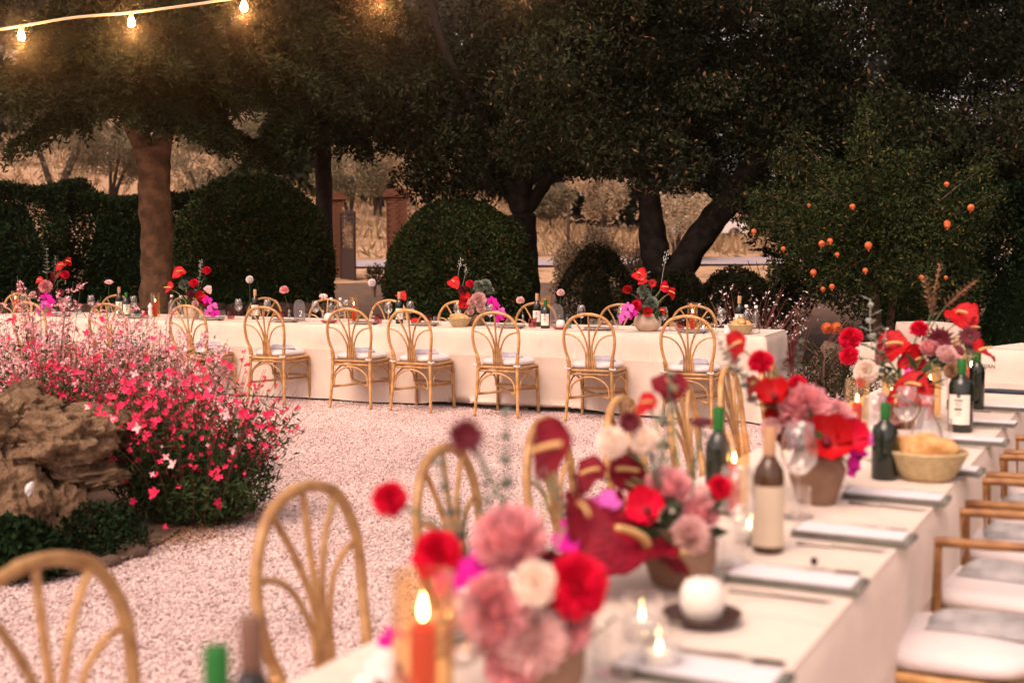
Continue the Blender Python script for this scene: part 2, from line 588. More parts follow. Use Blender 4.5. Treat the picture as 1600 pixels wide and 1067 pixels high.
def field_material():
    m, nt, b = new_mat('dry field')
    N, Lk = nt.nodes, nt.links
    tc = N.new('ShaderNodeTexCoord')
    n1 = N.new('ShaderNodeTexNoise'); n1.inputs['Scale'].default_value = .5; n1.inputs['Detail'].default_value = 9; n1.inputs['Roughness'].default_value = .7
    Lk.new(tc.outputs['Object'], n1.inputs['Vector'])
    rp = N.new('ShaderNodeValToRGB')
    els = rp.color_ramp.elements
    els[0].position, els[0].color = .34, (.10, .060, .034, 1)
    els[1].position, els[1].color = .68, (.62, .42, .28, 1)
    e = els.new(.5); e.color = (.48, .31, .19, 1)
    Lk.new(n1.outputs['Fac'], rp.inputs['Fac'])
    Lk.new(rp.outputs['Color'], b.inputs['Base Color'])
    n2 = N.new('ShaderNodeTexNoise'); n2.inputs['Scale'].default_value = 12; n2.inputs['Detail'].default_value = 6
    Lk.new(tc.outputs['Object'], n2.inputs['Vector'])
    bp = N.new('ShaderNodeBump'); bp.inputs['Strength'].default_value = .8; bp.inputs['Distance'].default_value = .12
    Lk.new(n2.outputs['Fac'], bp.inputs['Height']); Lk.new(bp.outputs['Normal'], b.inputs['Normal'])
    b.inputs['Roughness'].default_value = 1
    b.inputs['Specular IOR Level'].default_value = .05
    return m
M['field'] = field_material()
M['soil'] = mat('bare soil', (.09, .055, .038), .95, c2=(.16, .10, .07), vscale=5, bump=.7, bscale=22)
M['road'] = mat('pale lane', (.36, .31, .33), .9, var=.1, vscale=2, bump=.2)

# ------------------------------------------------------------------ setting: ground, hill, lane
def ground_z(x, y):
    z = 0.0
    if y > 17.5:
        z += .047 * (min(y, 43) - 17.5)
    if y > 43:
        k = min(1, max(0, (-x + 2) / 26))
        s = .035 + .05 * min(1, max(0, (6 - x) / 8)) + .20 * k
        z += s * (min(y, 95) - 43) * .9
        if y > 95:
            z += .05 * (y - 95)
    if y > 17.5:
        z += .10 * noise.noise(Vector((x * .25, y * .25, 0))) * min(1, (y - 17.5) / 6)
    return z

def build_ground():
    ys = [-30, -12, -4, 0, 4, 8, 12, 14, 16, 17.5] + list(np.arange(19, 44, 1.5)) + list(np.arange(45, 100, 2.5)) + [120, 160, 220, 300, 400]
    xs = [-300, -160, -90, -60, -45] + list(np.arange(-36, 37, 2.0)) + [45, 60, 90, 160, 300]
    vs = [(x, y, ground_z(x, y)) for y in ys for x in xs]
    nx = len(xs)
    fs, mi = [], []
    for j in range(len(ys) - 1):
        for i in range(nx - 1):
            fs.append((j * nx + i, j * nx + i + 1, (j + 1) * nx + i + 1, (j + 1) * nx + i))
    mb = MB()
    mb.add(vs, fs)
    mb.m = [0] * len(fs)
    k = 0
    for j in range(len(ys) - 1):
        for i in range(nx - 1):
            y = ys[j]
            mb.m[k] = 0 if y < 16 else (1 if y < 30 else 2)
            k += 1
    o = link('ground', mb.mesh('ground', [M['gravelbed'], M['soil'], M['field']]))
    tag(o, kind='structure')
build_ground()

def strip_on_ground(name, pts, w, m, dz=.01, n=30):
    """a lane that follows the terrain"""
    P = smooth_path([Vector((x, y, 0)) for x, y in pts], n)
    mb = MB()
    vs, fs = [], []
    for i, p in enumerate(P):
        t = P[min(i + 1, len(P) - 1)] - P[max(i - 1, 0)]
        s = Vector((-t.y, t.x, 0)).normalized()
        for k in range(5):
            q = p + s * (w * (k / 4 - .5))
            vs.append((q.x, q.y, ground_z(q.x, q.y) + dz))
    for i in range(len(P) - 1):
        for k in range(4):
            a = i * 5 + k
            fs.append((a, a + 1, a + 6, a + 5))
    mb.add(vs, fs)
    o = link(name, mb.mesh(name, m))
    return tag(o, kind='structure')
strip_on_ground('lane', [(-40, 37), (-16, 38), (-4, 38.5), (10, 40), (34, 42)], 3.4, M['road'], .06)

def scatter_gravel():
    """loose stones on the terrace where the camera sees them large"""
    mb = MB()
    corners = [(-4.6, 2.2), (1.2, 2.2), (2.6, 7.0), (5.2, 11.5), (4.2, 13.4), (-6.2, 13.4)]
    mb.add([(x, y, .004) for x, y in corners], [tuple(range(6))])
    me = mb.mesh('gravel', M['gravelstone'])
    o = link('gravel', me)
    tag(o, kind='stuff')
    ng = bpy.data.node_groups.new('gravel_scatter', 'GeometryNodeTree')
    ng.interface.new_socket('Geometry', in_out='INPUT', socket_type='NodeSocketGeometry')
    ng.interface.new_socket('Geometry', in_out='OUTPUT', socket_type='NodeSocketGeometry')
    N, Lk = ng.nodes, ng.links
    gi, go = N.new('NodeGroupInput'), N.new('NodeGroupOutput')
    dp = N.new('GeometryNodeDistributePointsOnFaces')
    dp.inputs['Density'].default_value = 3700
    ic = N.new('GeometryNodeMeshIcoSphere')
    ic.inputs['Radius'].default_value = 1.0
    ic.inputs['Subdivisions'].default_value = 1
    sm = N.new('GeometryNodeSetMaterial')
    sm.inputs['Material'].default_value = M['gravelstone']
    ip = N.new('GeometryNodeInstanceOnPoints')
    rr = N.new('FunctionNodeRandomValue'); rr.data_type = 'FLOAT_VECTOR'
    rr.inputs[0].default_value = (-.5, -.5, 0); rr.inputs[1].default_value = (.5, .5, 6.28)
    rs = N.new('FunctionNodeRandomValue'); rs.data_type = 'FLOAT_VECTOR'
    rs.inputs[0].default_value = (.0045, .0036, .003); rs.inputs[1].default_value = (.0120, .0092, .0070)
    Lk.new(gi.outputs[0], dp.inputs['Mesh'])
    Lk.new(dp.outputs['Points'], ip.inputs['Points'])
    Lk.new(ic.outputs['Mesh'], sm.inputs['Geometry'])
    Lk.new(sm.outputs[0], ip.inputs['Instance'])
    Lk.new(rr.outputs[0], ip.inputs['Rotation'])
    Lk.new(rs.outputs[0], ip.inputs['Scale'])
    Lk.new(ip.outputs[0], go.inputs[0])
    md = o.modifiers.new('scatter', 'NODES')
    md.node_group = ng
scatter_gravel()
#@@NEXT
# ------------------------------------------------------------------ trees, hedges, background
def limb(mb, pts, r0, r1, sides=10, n=6, wob=.25):
    P = smooth_path(pts, n)
    k = len(P)
    mb.tube(P, [r0 + (r1 - r0) * (i / (k - 1)) ** .8 for i in range(k)], sides, wob=wob)
    return P

def fir_crown(boughs, dens=1.0, L=.055, W=.016):
    """drooping boughs: each a limb with hanging twigs set with short needles"""
    pts, dirs = [], []
    mb = MB()
    for (path, reach, n) in boughs:
        P = smooth_path(path, 8)
        k = len(P)
        mb.tube(P, [.024 * (1 - .8 * i / k) + .004 for i in range(k)], 6)
        n = int(n * dens)
        for q in range(n):
            t = RNG.uniform(.02, 1)
            i = min(int(t * (k - 1)), k - 2)
            base = P[i].lerp(P[i + 1], RNG.uniform())
            ax = (P[i + 1] - P[i]).normalized()
            side = Vector((-ax.y, ax.x, 0))
            if side.length < .1:
                side = Vector((1, 0, 0))
            side.normalize()
            sg = RNG.choice([-1, 1])
            d = (ax * RNG.uniform(.3, 1.0) + side * sg * RNG.uniform(.2, 1.0) + Vector((0, 0, RNG.uniform(-.75, .12)))).normalized()
            l = reach * RNG.uniform(.3, 1.0) * (1 - .45 * t)
            m = max(4, int(l / .014))
            for s in range(m):
                u = s / m
                p = base + d * (l * u) + Vector((0, 0, -.35 * l * u * u))
                pts.append((p.x + RNG.normal() * .012, p.y + RNG.normal() * .012, p.z + RNG.normal() * .01))
                dirs.append((d.x + RNG.normal() * .8, d.y + RNG.normal() * .8, d.z + .35 + RNG.normal() * .6))
    return mb, np.array(pts), np.array(dirs)

def tree_thing(name, label, cat, base, trunk_mb, trunk_mat, crown_meshes, group=None):
    t = thing(name, label, cat, base, 0, group)
    inv = Vector(base)
    me = trunk_mb.mesh('trunk', trunk_mat)
    me.transform(Matrix.Translation(-inv))
    link('trunk', me, t)
    for nm, cm in crown_meshes:
        cm.transform(Matrix.Translation(-inv))
        link(nm, cm, t)
    return t

# --- fir at the left, close behind the table
def build_left_fir():
    Y = 15.2
    base = at_depth(243, 560, Y); base.z = 0
    tm = MB()
    p = [Vector((base.x, Y, -.05)), at_depth(244, 440, Y), at_depth(243, 330, Y), at_depth(240, 262, Y), at_depth(236, 232, Y)]
    P = smooth_path(p, 8)
    k = len(P)
    tm.tube(P, [.215 - .03 * min(1, i / 8) + (.03 if i > k - 5 else 0) for i in range(k)], 14, wob=.22)
    limb(tm, [at_depth(237, 262, Y), at_depth(218, 215, Y), at_depth(190, 150, Y + .2), at_depth(150, 40, Y + .3), at_depth(140, -120, Y + .4)], .145, .09, 10)
    limb(tm, [at_depth(244, 262, Y), at_depth(255, 215, Y), at_depth(262, 120, Y + .1), at_depth(262, -60, Y + .1), at_depth(266, -220, Y)], .14, .08, 10)
    bs = []
    def b(x0, y0, x1, y1, dy, reach=.5, n=130, sag=20, d0=0.0):
        a, c = at_depth(x0, y0, Y + d0), at_depth(x1, y1, Y + dy)
        m = a.lerp(c, .55) + Vector((0, 0, sag * Y / F))
        bs.append(([a, m, c], reach, n))
    # the long bough that crosses in front from the upper left
    b(-90, 85, 300, 196, -1.4, .42, 420, 22, -1.0)
    b(-60, 120, 250, 188, -1.5, .5, 260, 14, -1.2)
    for q in range(22):
        x0 = RNG.choice([150, 262]) + RNG.uniform(-10, 10)
        y0 = RNG.uniform(-240, 150)
        ang = RNG.uniform(0, 6.28)
        rch = RNG.uniform(140, 330)
        x1 = x0 + math.cos(ang) * rch
        y1 = y0 + RNG.uniform(30, 120)
        y1 = min(y1, 205 if x1 < 130 or x1 > 300 else 165)
        b(x0, y0, x1, y1, math.sin(ang) * 2.2, .62, 150, 16)
    for (x1, y1, d) in [(20, 225, -.4), (60, 200, .3), (120, 190, .8), (345, 215, -.2), (420, 235, .6), (455, 165, .1), (500, 120, -.8),
                        (470, 60, -.5), (380, 150, -1.0), (330, 100, -1.2), (-40, 180, -.6), (30, 110, -.9), (110, 60, -1.4), (60, 30, -1.3), (180, 100, -1.7)]:
        b(RNG.choice([150, 262]), y1 - RNG.uniform(70, 130), x1, y1, d, .6, 190, 18)
    for (x1, y1) in [(300, 172), (345, 192), (285, 150), (362, 150), (312, 122), (330, 165), (275, 120)]:
        b(262, y1 - RNG.uniform(60, 110), x1, y1, RNG.uniform(-1.2, .8), .6, 170, 14)
    for q in range(30):
        x0 = RNG.choice([150, 262]); x1 = RNG.uniform(-60, 600); y1 = RNG.uniform(-60, 170 if x1 > 320 or x1 < 130 else 130)
        b(x0, y1 - RNG.uniform(60, 140), x1, y1, RNG.uniform(-1.8, 1.6), .6, 150, 18)
    lm, pts, dirs = fir_crown(bs, .85)
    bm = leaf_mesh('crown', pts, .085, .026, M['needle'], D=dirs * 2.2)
    t = tree_thing('fir_tree', 'brown forked fir trunk behind the left end of the long table, with drooping boughs', 'tree', base, tm, M['bark'], [('crown', bm), ('bough', lm.mesh('bough', M['darkbark']))], 'conifers behind the long table')
build_left_fir()

def build_second_fir():
    Y = 21.5
    base = at_depth(506, 500, Y); base.z = ground_z(base.x, Y)
    tm = MB()
    limb(tm, [base - Vector((0, 0, .1)), at_depth(506, 400, Y), at_depth(506, 300, Y), at_depth(504, 180, Y), at_depth(502, 0, Y), at_depth(502, -220, Y)], .185, .10, 12, wob=.2)
    bs = []
    def b(y0, x1, y1, dy, n=150):
        a, c = at_depth(504, y0, Y), at_depth(x1, y1, Y + dy)
        m = a.lerp(c, .55) + Vector((0, 0, 18 * Y / F))
        bs.append(([a, m, c], .75, n))
    for (y0, x1, y1, d) in [(120, 380, 262, -.6), (140, 440, 240, -1.0), (100, 600, 205, -.8), (60, 570, 225, .4), (90, 430, 190, 1.0), (30, 360, 150, -1.2),
                            (20, 620, 140, -1.0), (-20, 460, 100, -1.5), (-40, 640, 90, .2), (-60, 400, 40, -.6), (-90, 560, 20, -1.4), (-120, 330, -20, -.8),
                            (140, 545, 215, -1.2), (110, 470, 215, -1.4), (0, 300, 90, 0), (-40, 300, 30, 0.6)]:
        b(y0, x1, y1, d, 210)
    for q in range(12):
        ang = RNG.uniform(0, 6.28)
        y0 = RNG.uniform(-280, 60)
        b(y0, 504 + math.cos(ang) * RNG.uniform(80, 190), y0 + RNG.uniform(60, 120), math.sin(ang) * 2.2, 170)
    lm, pts, dirs = fir_crown(bs, .95)
    bm = leaf_mesh('crown', pts, .10, .032, M['needle'], D=dirs * 2.2)
    tree_thing('fir_tree', 'straight grey fir trunk between the two clipped box domes, beside the gate', 'tree', base, tm, M['greybark'], [('crown', bm), ('bough', lm.mesh('bough', M['darkbark']))], 'conifers behind the long table')
build_second_fir()

def clumps(n, lo, hi, rlo, rhi, keep=None):
    o = []
    while len(o) < n:
        p = RNG.uniform(lo, hi)
        if keep is None or keep(p):
            o.append((p, RNG.uniform(rlo, rhi)))
    return o

def clump_points(cl, per, flat=.75, shell=.35):
    A = []
    for c, r in cl:
        A.append(in_ball(int(per * (r / .5) ** 2), c, (r, r, r * flat), shell))
    return np.concatenate(A)

def px_of(p):
    """where a place falls in the frame (only used to leave the gaps the trees really have)"""
    v = Vector(p) - Vector((0, 0, EYE))
    f = v.y * _cp - v.z * _sp
    u = v.y * _sp + v.z * _cp
    return CX + F * v.x / f, CY - F * u / f

def build_middle_oak():
    Y = 19.0
    base = at_depth(818, 470, Y); base.z = ground_z(base.x, Y)
    tm = MB()
    j = at_depth(815, 335, Y)
    limb(tm, [base - Vector((0, 0, .1)), at_depth(818, 400, Y), j], .24, .19, 12)
    for pts, r in [([j, at_depth(790, 280, Y), at_depth(760, 200, Y - .4), at_depth(700, 90, Y - .8), at_depth(660, -40, Y - 1)], .13),
                   ([j, at_depth(822, 260, Y), at_depth(830, 150, Y + .3), at_depth(840, 0, Y + .6)], .15),
                   ([j, at_depth(850, 290, Y), at_depth(900, 200, Y), at_depth(950, 80, Y + .3)], .13),
                   ([at_depth(790, 285, Y), at_depth(720, 240, Y - .6), at_depth(640, 200, Y - 1.0), at_depth(590, 190, Y - 1.2)], .06),
                   ([at_depth(770, 225, Y - .3), at_depth(745, 300, Y - .9), at_depth(715, 330, Y - 1.1)], .03)]:
        limb(tm, pts, r, r * .35, 8)
    def keep(p):
        x, y = px_of(p)
        if y > 300 or (x < 640 and y > 235) or (x < 700 and y > 285): return False
        if 480 < x < 560 and y > 150: return False
        if x > 800 and y > 255: return False
        if 840 < x < 930 and y > 300: return False
        if 570 < x < 770 and y < 70 and RNG.uniform() < .90: return False      # thin top where the sky glints through
        if 560 < x < 660 and y < 120 and RNG.uniform() < .5: return False
        return True
    cl = clumps(260, (-2.9, Y - 2.2, 2.2), (1.9, Y + 2.0, 6.4), .28, .6, keep)
    pts = clump_points(cl, 700, .65, .55)
    mi = (RNG.uniform(size=len(pts)) < .035).astype(np.int32)
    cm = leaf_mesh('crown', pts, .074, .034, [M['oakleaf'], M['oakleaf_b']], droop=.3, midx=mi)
    tree_thing('holm_oak', 'dark many stemmed oak standing behind the right hand box dome', 'tree', base, tm, M['darkbark'], [('crown', cm)], 'dark oaks behind the garden')
build_middle_oak()

def build_right_oak():
    Y = 17.6
    base = at_depth(1045, 480, Y); base.z = ground_z(base.x, Y)
    tm = MB()
    j = at_depth(1043, 418, Y)
    limb(tm, [base - Vector((0, 0, .15)), at_depth(1044, 450, Y), j + Vector((0, 0, .02))], .36, .31, 14)
    limb(tm, [at_depth(1034, 440, Y), at_depth(1024, 400, Y), at_depth(1018, 350, Y), at_depth(1013, 300, Y), at_depth(1012, 250, Y), at_depth(1000, 150, Y), at_depth(980, 0, Y - .2)], .22, .11, 12)
    limb(tm, [at_depth(1052, 440, Y), at_depth(1072, 405, Y), at_depth(1100, 362, Y), at_depth(1130, 325, Y), at_depth(1175, 260, Y), at_depth(1230, 160, Y), at_depth(1300, 20, Y)], .23, .13, 12)
    limb(tm, [at_depth(1130, 325, Y), at_depth(1170, 310, Y + .3), at_depth(1240, 290, Y + .4), at_depth(1330, 230, Y + .5)], .14, .06, 10)
    limb(tm, [at_depth(1015, 280, Y), at_depth(960, 200, Y - .6), at_depth(900, 120, Y - 1.0)], .08, .03, 8)
    def keep(p):
        x, y = px_of(p)
        lim = np.interp(x, [820, 880, 940, 985, 1010, 1100, 1150, 1200, 1650], [230, 255, 235, 265, 285, 300, 330, 400, 440])
        if y > lim: return False
        if 960 < x < 1180 and 275 < y: return RNG.uniform() < .25
        if 850 < x < 900 and y < 40 and RNG.uniform() < .5: return False
        return True
    cl = clumps(470, (.1, Y - 3.2, 1.7), (8.6, Y + 2.4, 6.6), .30, .68, keep)
    cl += clumps(60, (3.2, Y - 1, .9), (9.0, Y + 1.4, 2.6), .35, .6, lambda p: px_of(p)[0] > 1210)
    pts = clump_points(cl, 640, .62, .55)
    mi = (RNG.uniform(size=len(pts)) < .05).astype(np.int32)
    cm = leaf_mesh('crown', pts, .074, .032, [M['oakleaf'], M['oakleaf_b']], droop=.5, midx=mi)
    tree_thing('holm_oak', 'great dark oak with a V shaped trunk behind the right part of the long table', 'tree', base, tm, M['darkbark'], [('crown', cm)], 'dark oaks behind the garden')
build_right_oak()

# --- pomegranate tree with fruit
def build_pomegranate():
    Y = 13.6
    base = at_depth(1372, 560, Y); base.z = 0
    tm = MB()
    limb(tm, [base, at_depth(1370, 500, Y), at_depth(1362, 440, Y), at_depth(1345, 380, Y)], .06, .045, 8)
    limb(tm, [base + Vector((.12, .1, 0)), at_depth(1395, 470, Y), at_depth(1420, 390, Y)], .05, .03, 8)
    ends = [(1240, 205), (1215, 240), (1352, 150), (1345, 205), (1405, 240), (1440, 235), (1500, 270), (1545, 255), (1290, 260), (1180, 300), (1175, 345),
            (1210, 420), (1290, 440), (1480, 350), (1530, 330), (1430, 430), (1500, 420), (1260, 330), (1330, 300), (1380, 320), (1250, 380), (1560, 300)]
    pts = []
    for (x, y) in ends:
        d = RNG.uniform(-1.0, .7)
        s = at_depth(RNG.uniform(1320, 1410), RNG.uniform(380, 440), Y)
        e = at_depth(x, y, Y + d)
        m = s.lerp(e, .5) + Vector((0, 0, .10))
        P = limb(tm, [s, m, e], .022, .005, 5, 6, .1)
        # leafy along the outer half
        for q in range(1250):
            t = RNG.uniform(.18, 1) ** .8
            i = min(int(t * (len(P) - 1)), len(P) - 2)
            c = P[i].lerp(P[i + 1], RNG.uniform())
            w = .27 * (1.12 - t) + .035
            pts.append((c.x + RNG.normal() * w * .75, c.y + RNG.normal() * w, c.z + RNG.normal() * w * .7 - .03))
    pts = np.array(pts)
    fill = in_ball(8000, at_depth(1375, 370, Y), (1.12, .9, .62), .35)
    fill2 = in_ball(4800, at_depth(1400, 440, Y), (.95, .8, .45), .35)
    pts = np.concatenate([pts, fill, fill2])
    pts = pts[pts[:, 2] > .35]
    mi = (RNG.uniform(size=len(pts)) < .07).astype(np.int32)
    cm = leaf_mesh('crown', pts, .055, .020, [M['pomleaf'], M['pomleaf_b']], droop=.1, midx=mi)
    t = tree_thing('pomegranate_tree', 'bushy green pomegranate tree hung with orange fruit at the right', 'tree', base, tm, M['twig'], [('crown', cm)])
    fm = MB()
    fm.lathe([(0, -.045), (.022, -.042), (.040, -.022), (.045, 0), (.040, .022), (.022, .038), (.010, .044), (.009, .054), (.014, .064), (.006, .060)], 14)
    fme = fm.mesh('pomegranate', M['pomegranate'])
    for (x, y, s) in [(1178, 362, .75), (1224, 389, .75), (1284, 381, 1.0), (1297, 377, .85), (1357, 384, 1.0), (1308, 398, .6), (1271, 426, .9), (1352, 423, .9),
                      (1440, 434, .95), (1478, 434, .7), (1300, 448, .8), (1286, 452, .6), (1517, 325, 1.0), (1480, 350, .95), (1479, 288, .75), (1332, 323, .75),
                      (1264, 321, .6), (1480, 353, .8)]:
        p = at_depth(x, y, Y - RNG.uniform(.75, 1.15)) - base
        link('pomegranate', fme, t, mat=Matrix.Translation(p) @ Matrix.Rotation(RNG.uniform(2.2, 3.9), 4, 'X') @ Matrix.Scale(s * RNG.uniform(.68, .92), 4))
build_pomegranate()

# --- clipped box domes and hedges
def dome_mesh(name, c, r, n, mats, L, W, frac=0.05, zmin=0.0):
    d = unit(RNG.normal(size=(n, 3)))
    d[:, 2] = np.abs(d[:, 2]) * 1.0 - .25 * (RNG.uniform(size=n) < .35)
    lump = np.array([1 + .05 * noise.noise(Vector((a[0] * 2.6 + c[0], a[1] * 2.6, a[2] * 2.6))) + .035 * noise.noise(Vector((a[0] * 8 + c[0], a[1] * 8, a[2] * 8))) for a in d])
    k = lump * (1 - np.abs(RNG.normal(size=n)) * .035 + (RNG.uniform(size=n) < .03) * RNG.uniform(0, .07, n))
    k = k * (np.hypot(d[:, 0], d[:, 1]) ** 2.25 + np.abs(d[:, 2]) ** 2.25) ** (-1 / 2.25)
    P = np.array(c) + d * k[:, None] * np.array(r)
    P = P[P[:, 2] > zmin]
    Dn = (P - np.array(c)) / np.array(r)
    mi = (RNG.uniform(size=len(P)) < frac).astype(np.int32)
    return leaf_mesh(name, P, L, W, mats, D=Dn * .9, midx=mi)

def box_dome(px, top, width, Y, label):
    gz = ground_z(at_depth(px, 400, Y).x, Y)
    zt = at_depth(px, top, Y).z
    rx = width / 2 / F * Y
    c = Vector((at_depth(px, 400, Y).x, Y, gz + (zt - gz) * .42))
    rz = zt - c.z
    t = thing('box_topiary', label, 'topiary', (c.x, Y, gz), 0, 'clipped box domes')
    core = MB()
    core.ball((0, 0, c.z - gz), (rx * .93, rx * .93, rz * .93), 24, 16)
    link('branch_core', core.mesh('branch_core', M['hedgeleaf']), t)
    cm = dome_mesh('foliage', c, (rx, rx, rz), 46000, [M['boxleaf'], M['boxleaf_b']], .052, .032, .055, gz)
    cm.transform(Matrix.Translation(-Vector((c.x, Y, gz))))
    link('foliage', cm, t)
    return t
box_dome(393, 276, 250, 18.2, 'wide clipped box dome between the two fir trunks')
box_dome(719, 317, 232, 17.6, 'clipped box dome to the right of the gate pillar')

def hedge(name, label, cat, boxes, n, mats, L, W, group=None, lump=.14, frac=0.0):
    """boxes: (x0,x1,y0,y1,ztop) in metres"""
    A = []
    core = MB()
    for (x0, x1, y0, y1, zt) in boxes:
        gz = ground_z((x0 + x1) / 2, y0)
        core.box(((x0 + x1) / 2, (y0 + y1) / 2, gz + (zt - gz) / 2 - .06), (x1 - x0 - .5, y1 - y0 - .6, zt - gz - .40), taper=.55)
        ar_front, ar_top = (x1 - x0) * (zt - gz), (x1 - x0) * (y1 - y0)
        m = int(n * (x1 - x0))
        nf = int(m * ar_front / (ar_front + ar_top))
        f = np.column_stack([RNG.uniform(x0, x1, nf), y0 + np.abs(RNG.normal(size=nf)) * .15, RNG.uniform(gz, zt, nf)])
        g = np.column_stack([RNG.uniform(x0, x1, m - nf), RNG.uniform(y0, y1, m - nf), zt - np.abs(RNG.normal(size=m - nf)) * .10])
        e = np.column_stack([RNG.choice([x0, x1], nf // 5), RNG.uniform(y0, y1, nf // 5), RNG.uniform(gz, zt, nf // 5)])
        P = np.concatenate([f, g, e])
        off = np.array([noise.noise(Vector((p[0] * 1.5, p[1] * 1.5, p[2] * 1.5))) for p in P])
        P[:, 2] += off * lump * 1.4 * ((P[:, 2] - gz) / max(.1, zt - gz))
        P[:, 1] += off * lump
        if lump > .2:      # low hedge: rounded shoulders
            P[:, 2] -= .38 * (zt - gz) * np.clip(np.abs(2 * (P[:, 0] - (x0 + x1) / 2) / (x1 - x0)), 0, 1.2) ** 3 * ((P[:, 2] - gz) / (zt - gz))
        A.append(P)
    P = np.concatenate(A)
    b = boxes[0]
    base = Vector(((b[0] + b[1]) / 2, b[2], ground_z(b[0], b[2])))
    t = thing(name, label, cat, base, 0, group)
    mi = (RNG.uniform(size=len(P)) < frac).astype(np.int32)
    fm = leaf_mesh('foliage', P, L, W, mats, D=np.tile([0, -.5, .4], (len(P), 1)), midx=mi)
    fm.transform(Matrix.Translation(-base))
    link('foliage', fm, t)
    cm = core.mesh('branch_core', mats[0], smooth=False)
    cm.transform(Matrix.Translation(-base))
    link('branch_core', cm, t)
    return t
HL = [M['hedgeleaf'], M['boxleaf_b']]
hedge('hedge', 'long dark hedge behind the fir at the far left of the garden', 'hedge', [(-10.5, -6.6, 19.0, 20.6, 2.42), (-7.0, -4.6, 19.2, 20.6, 2.25)], 13000, HL, .06, .032, 'dark hedges', frac=.01)
hedge('hedge', 'low rounded hedge behind the table, in front of the pale olive shrubs', 'hedge', [(.65, 1.7, 17.0, 18.6, 1.36), (1.6, 2.6, 16.6, 18.2, 1.2), (2.5, 3.6, 16.2, 18.0, 1.12)], 14000, [M['shrubleaf'], M['boxleaf_b']], .045, .024, 'dark hedges', .22, .03)
hedge('hedge', 'tall black green hedge filling the right edge behind the sign table, with unseen shading run', 'hedge', [(5.3, 9.0, 14.6, 16.0, 2.2), (4.2, 5.4, 15.2, 16.4, 1.6), (6.6, 7.8, 1.0, 14.5, 3.4)], 6500, HL, .055, .028, 'dark hedges', .16, .005)  # last box is out of view, added to block sky and darken the near cloth

# --- low wall of rough stones along the back of the terrace at the left
def low_wall():
    t = thing('stone_wall', 'low rough stone wall behind the left end of the long table', 'wall', (-6.6, 15.9, 0))
    ms = []
    for k in range(4):
        bb = MB(); bb.ball((0, 0, 0), (.5, .5, .5), 10, 7)
        me = bb.mesh('stone', M['wallstone'])
        for v in me.vertices:
            v.co *= 1 + .28 * noise.noise(v.co * 3 + Vector((k * 7, 0, 0)))
            v.co = Vector([max(-.40, min(.40, c)) for c in v.co])
        ms.append(me)
    for row in range(4):
        x = -3.6 + row * .11
        while x < 4.6:
            w = random.uniform(.20, .36)
            if abs(x + 6.6 - 4.0 - 0) < 0:
                pass
            link('stone', ms[random.randrange(4)], t, mat=Matrix.Translation((x + w / 2, random.uniform(-.04, .04), .10 + row * .2)) @ Matrix.Rotation(random.uniform(-.12, .12), 4, 'Y') @ Matrix.Diagonal((w * 1.25, .5, .26, 1)))
            x += w
low_wall()

# --- gate: two brick pillars, an open iron leaf
def brick_mesh():
    b = MB()
    b.box((0, 0, 0), (.238, .112, .056), taper=.97)
    return b.mesh('brick', M['brick'], smooth=False)
BRICK = brick_mesh()
def pillar(px, Y, w, top, label):
    x = at_depth(px, 400, Y).x
    gz = ground_z(x, Y) - .05
    zt = at_depth(px, top, Y).z
    t = thing('gate_pillar', label, 'gate pillar', (x, Y, gz), .12, 'brick gate pillars')
    c = MB()
    h = zt - gz - .2
    c.box((0, 0, h / 2), (w - .03, w - .03, h))
    c.box((0, 0, h + .05), (w + .14, w + .14, .10))
    c.box((0, 0, h + .15), (w + .04, w + .04, .10))
    link('mortar_core', c.mesh('mortar_core', M['brick'], smooth=False), t)
    n = max(2, round(w / .25))
    rows = int(h / .068)
    cnt = 0
    for r in range(rows):
        for k in range(n):
            off = .5 if r % 2 else 0
            px_ = -w / 2 + (k + .5) * w / n + (off * .12 if r % 2 else -.0)
            if abs(px_) + .1 > w / 2 + .04: px_ *= .82
            link('brick', BRICK, t, mat=Matrix.Translation((px_, -w / 2 + .03 + random.uniform(-.004, .004), .035 + r * .068)) @ Matrix.Diagonal((w / n / .25, 1, 1, 1)))
            cnt += 1
    return t
pillar(620, 32, .52, 296, 'brick gate pillar right of the gap, capped with a wider course')
pillar(525, 33, .38, 300, 'brick gate pillar half hidden by the straight fir trunk')
def gate_leaf():
    Y = 32.6
    x0, x1 = at_depth(533, 400, Y).x, at_depth(555, 400, Y - .8).x
    gz = ground_z(x0, Y)
    t = thing('iron_gate', 'open wrought iron gate leaf with a solid lower panel, beside the fir trunk', 'gate', (x0, Y, gz), math.atan2(-.9, x1 - x0))
    W = math.hypot(x1 - x0, .9)
    zt = at_depth(545, 332, Y).z - gz
    fr = MB()
    for x in (0, W): fr.box((x, 0, zt / 2), (.06, .05, zt))
    for z in (.04, .75, zt - .15, zt - .03): fr.box((W / 2, 0, z), (W - .05, .035, .045))
    link('gate_frame', fr.mesh('gate_frame', M['iron'], False), t)
    pn = MB(); pn.box((W / 2, 0, .40), (W - .06, .02, .68))
    link('lower_panel', pn.mesh('lower_panel', M['iron'], False), t)
    br = MB(); br.tube([(0, 0, .76), (0, 0, zt + .06)], .012, 6)
    bme = br.mesh('bar', M['iron'])
    n = 9
    for k in range(1, n): link('bar', bme, t, loc=(W * k / n, 0, 0))
gate_leaf()

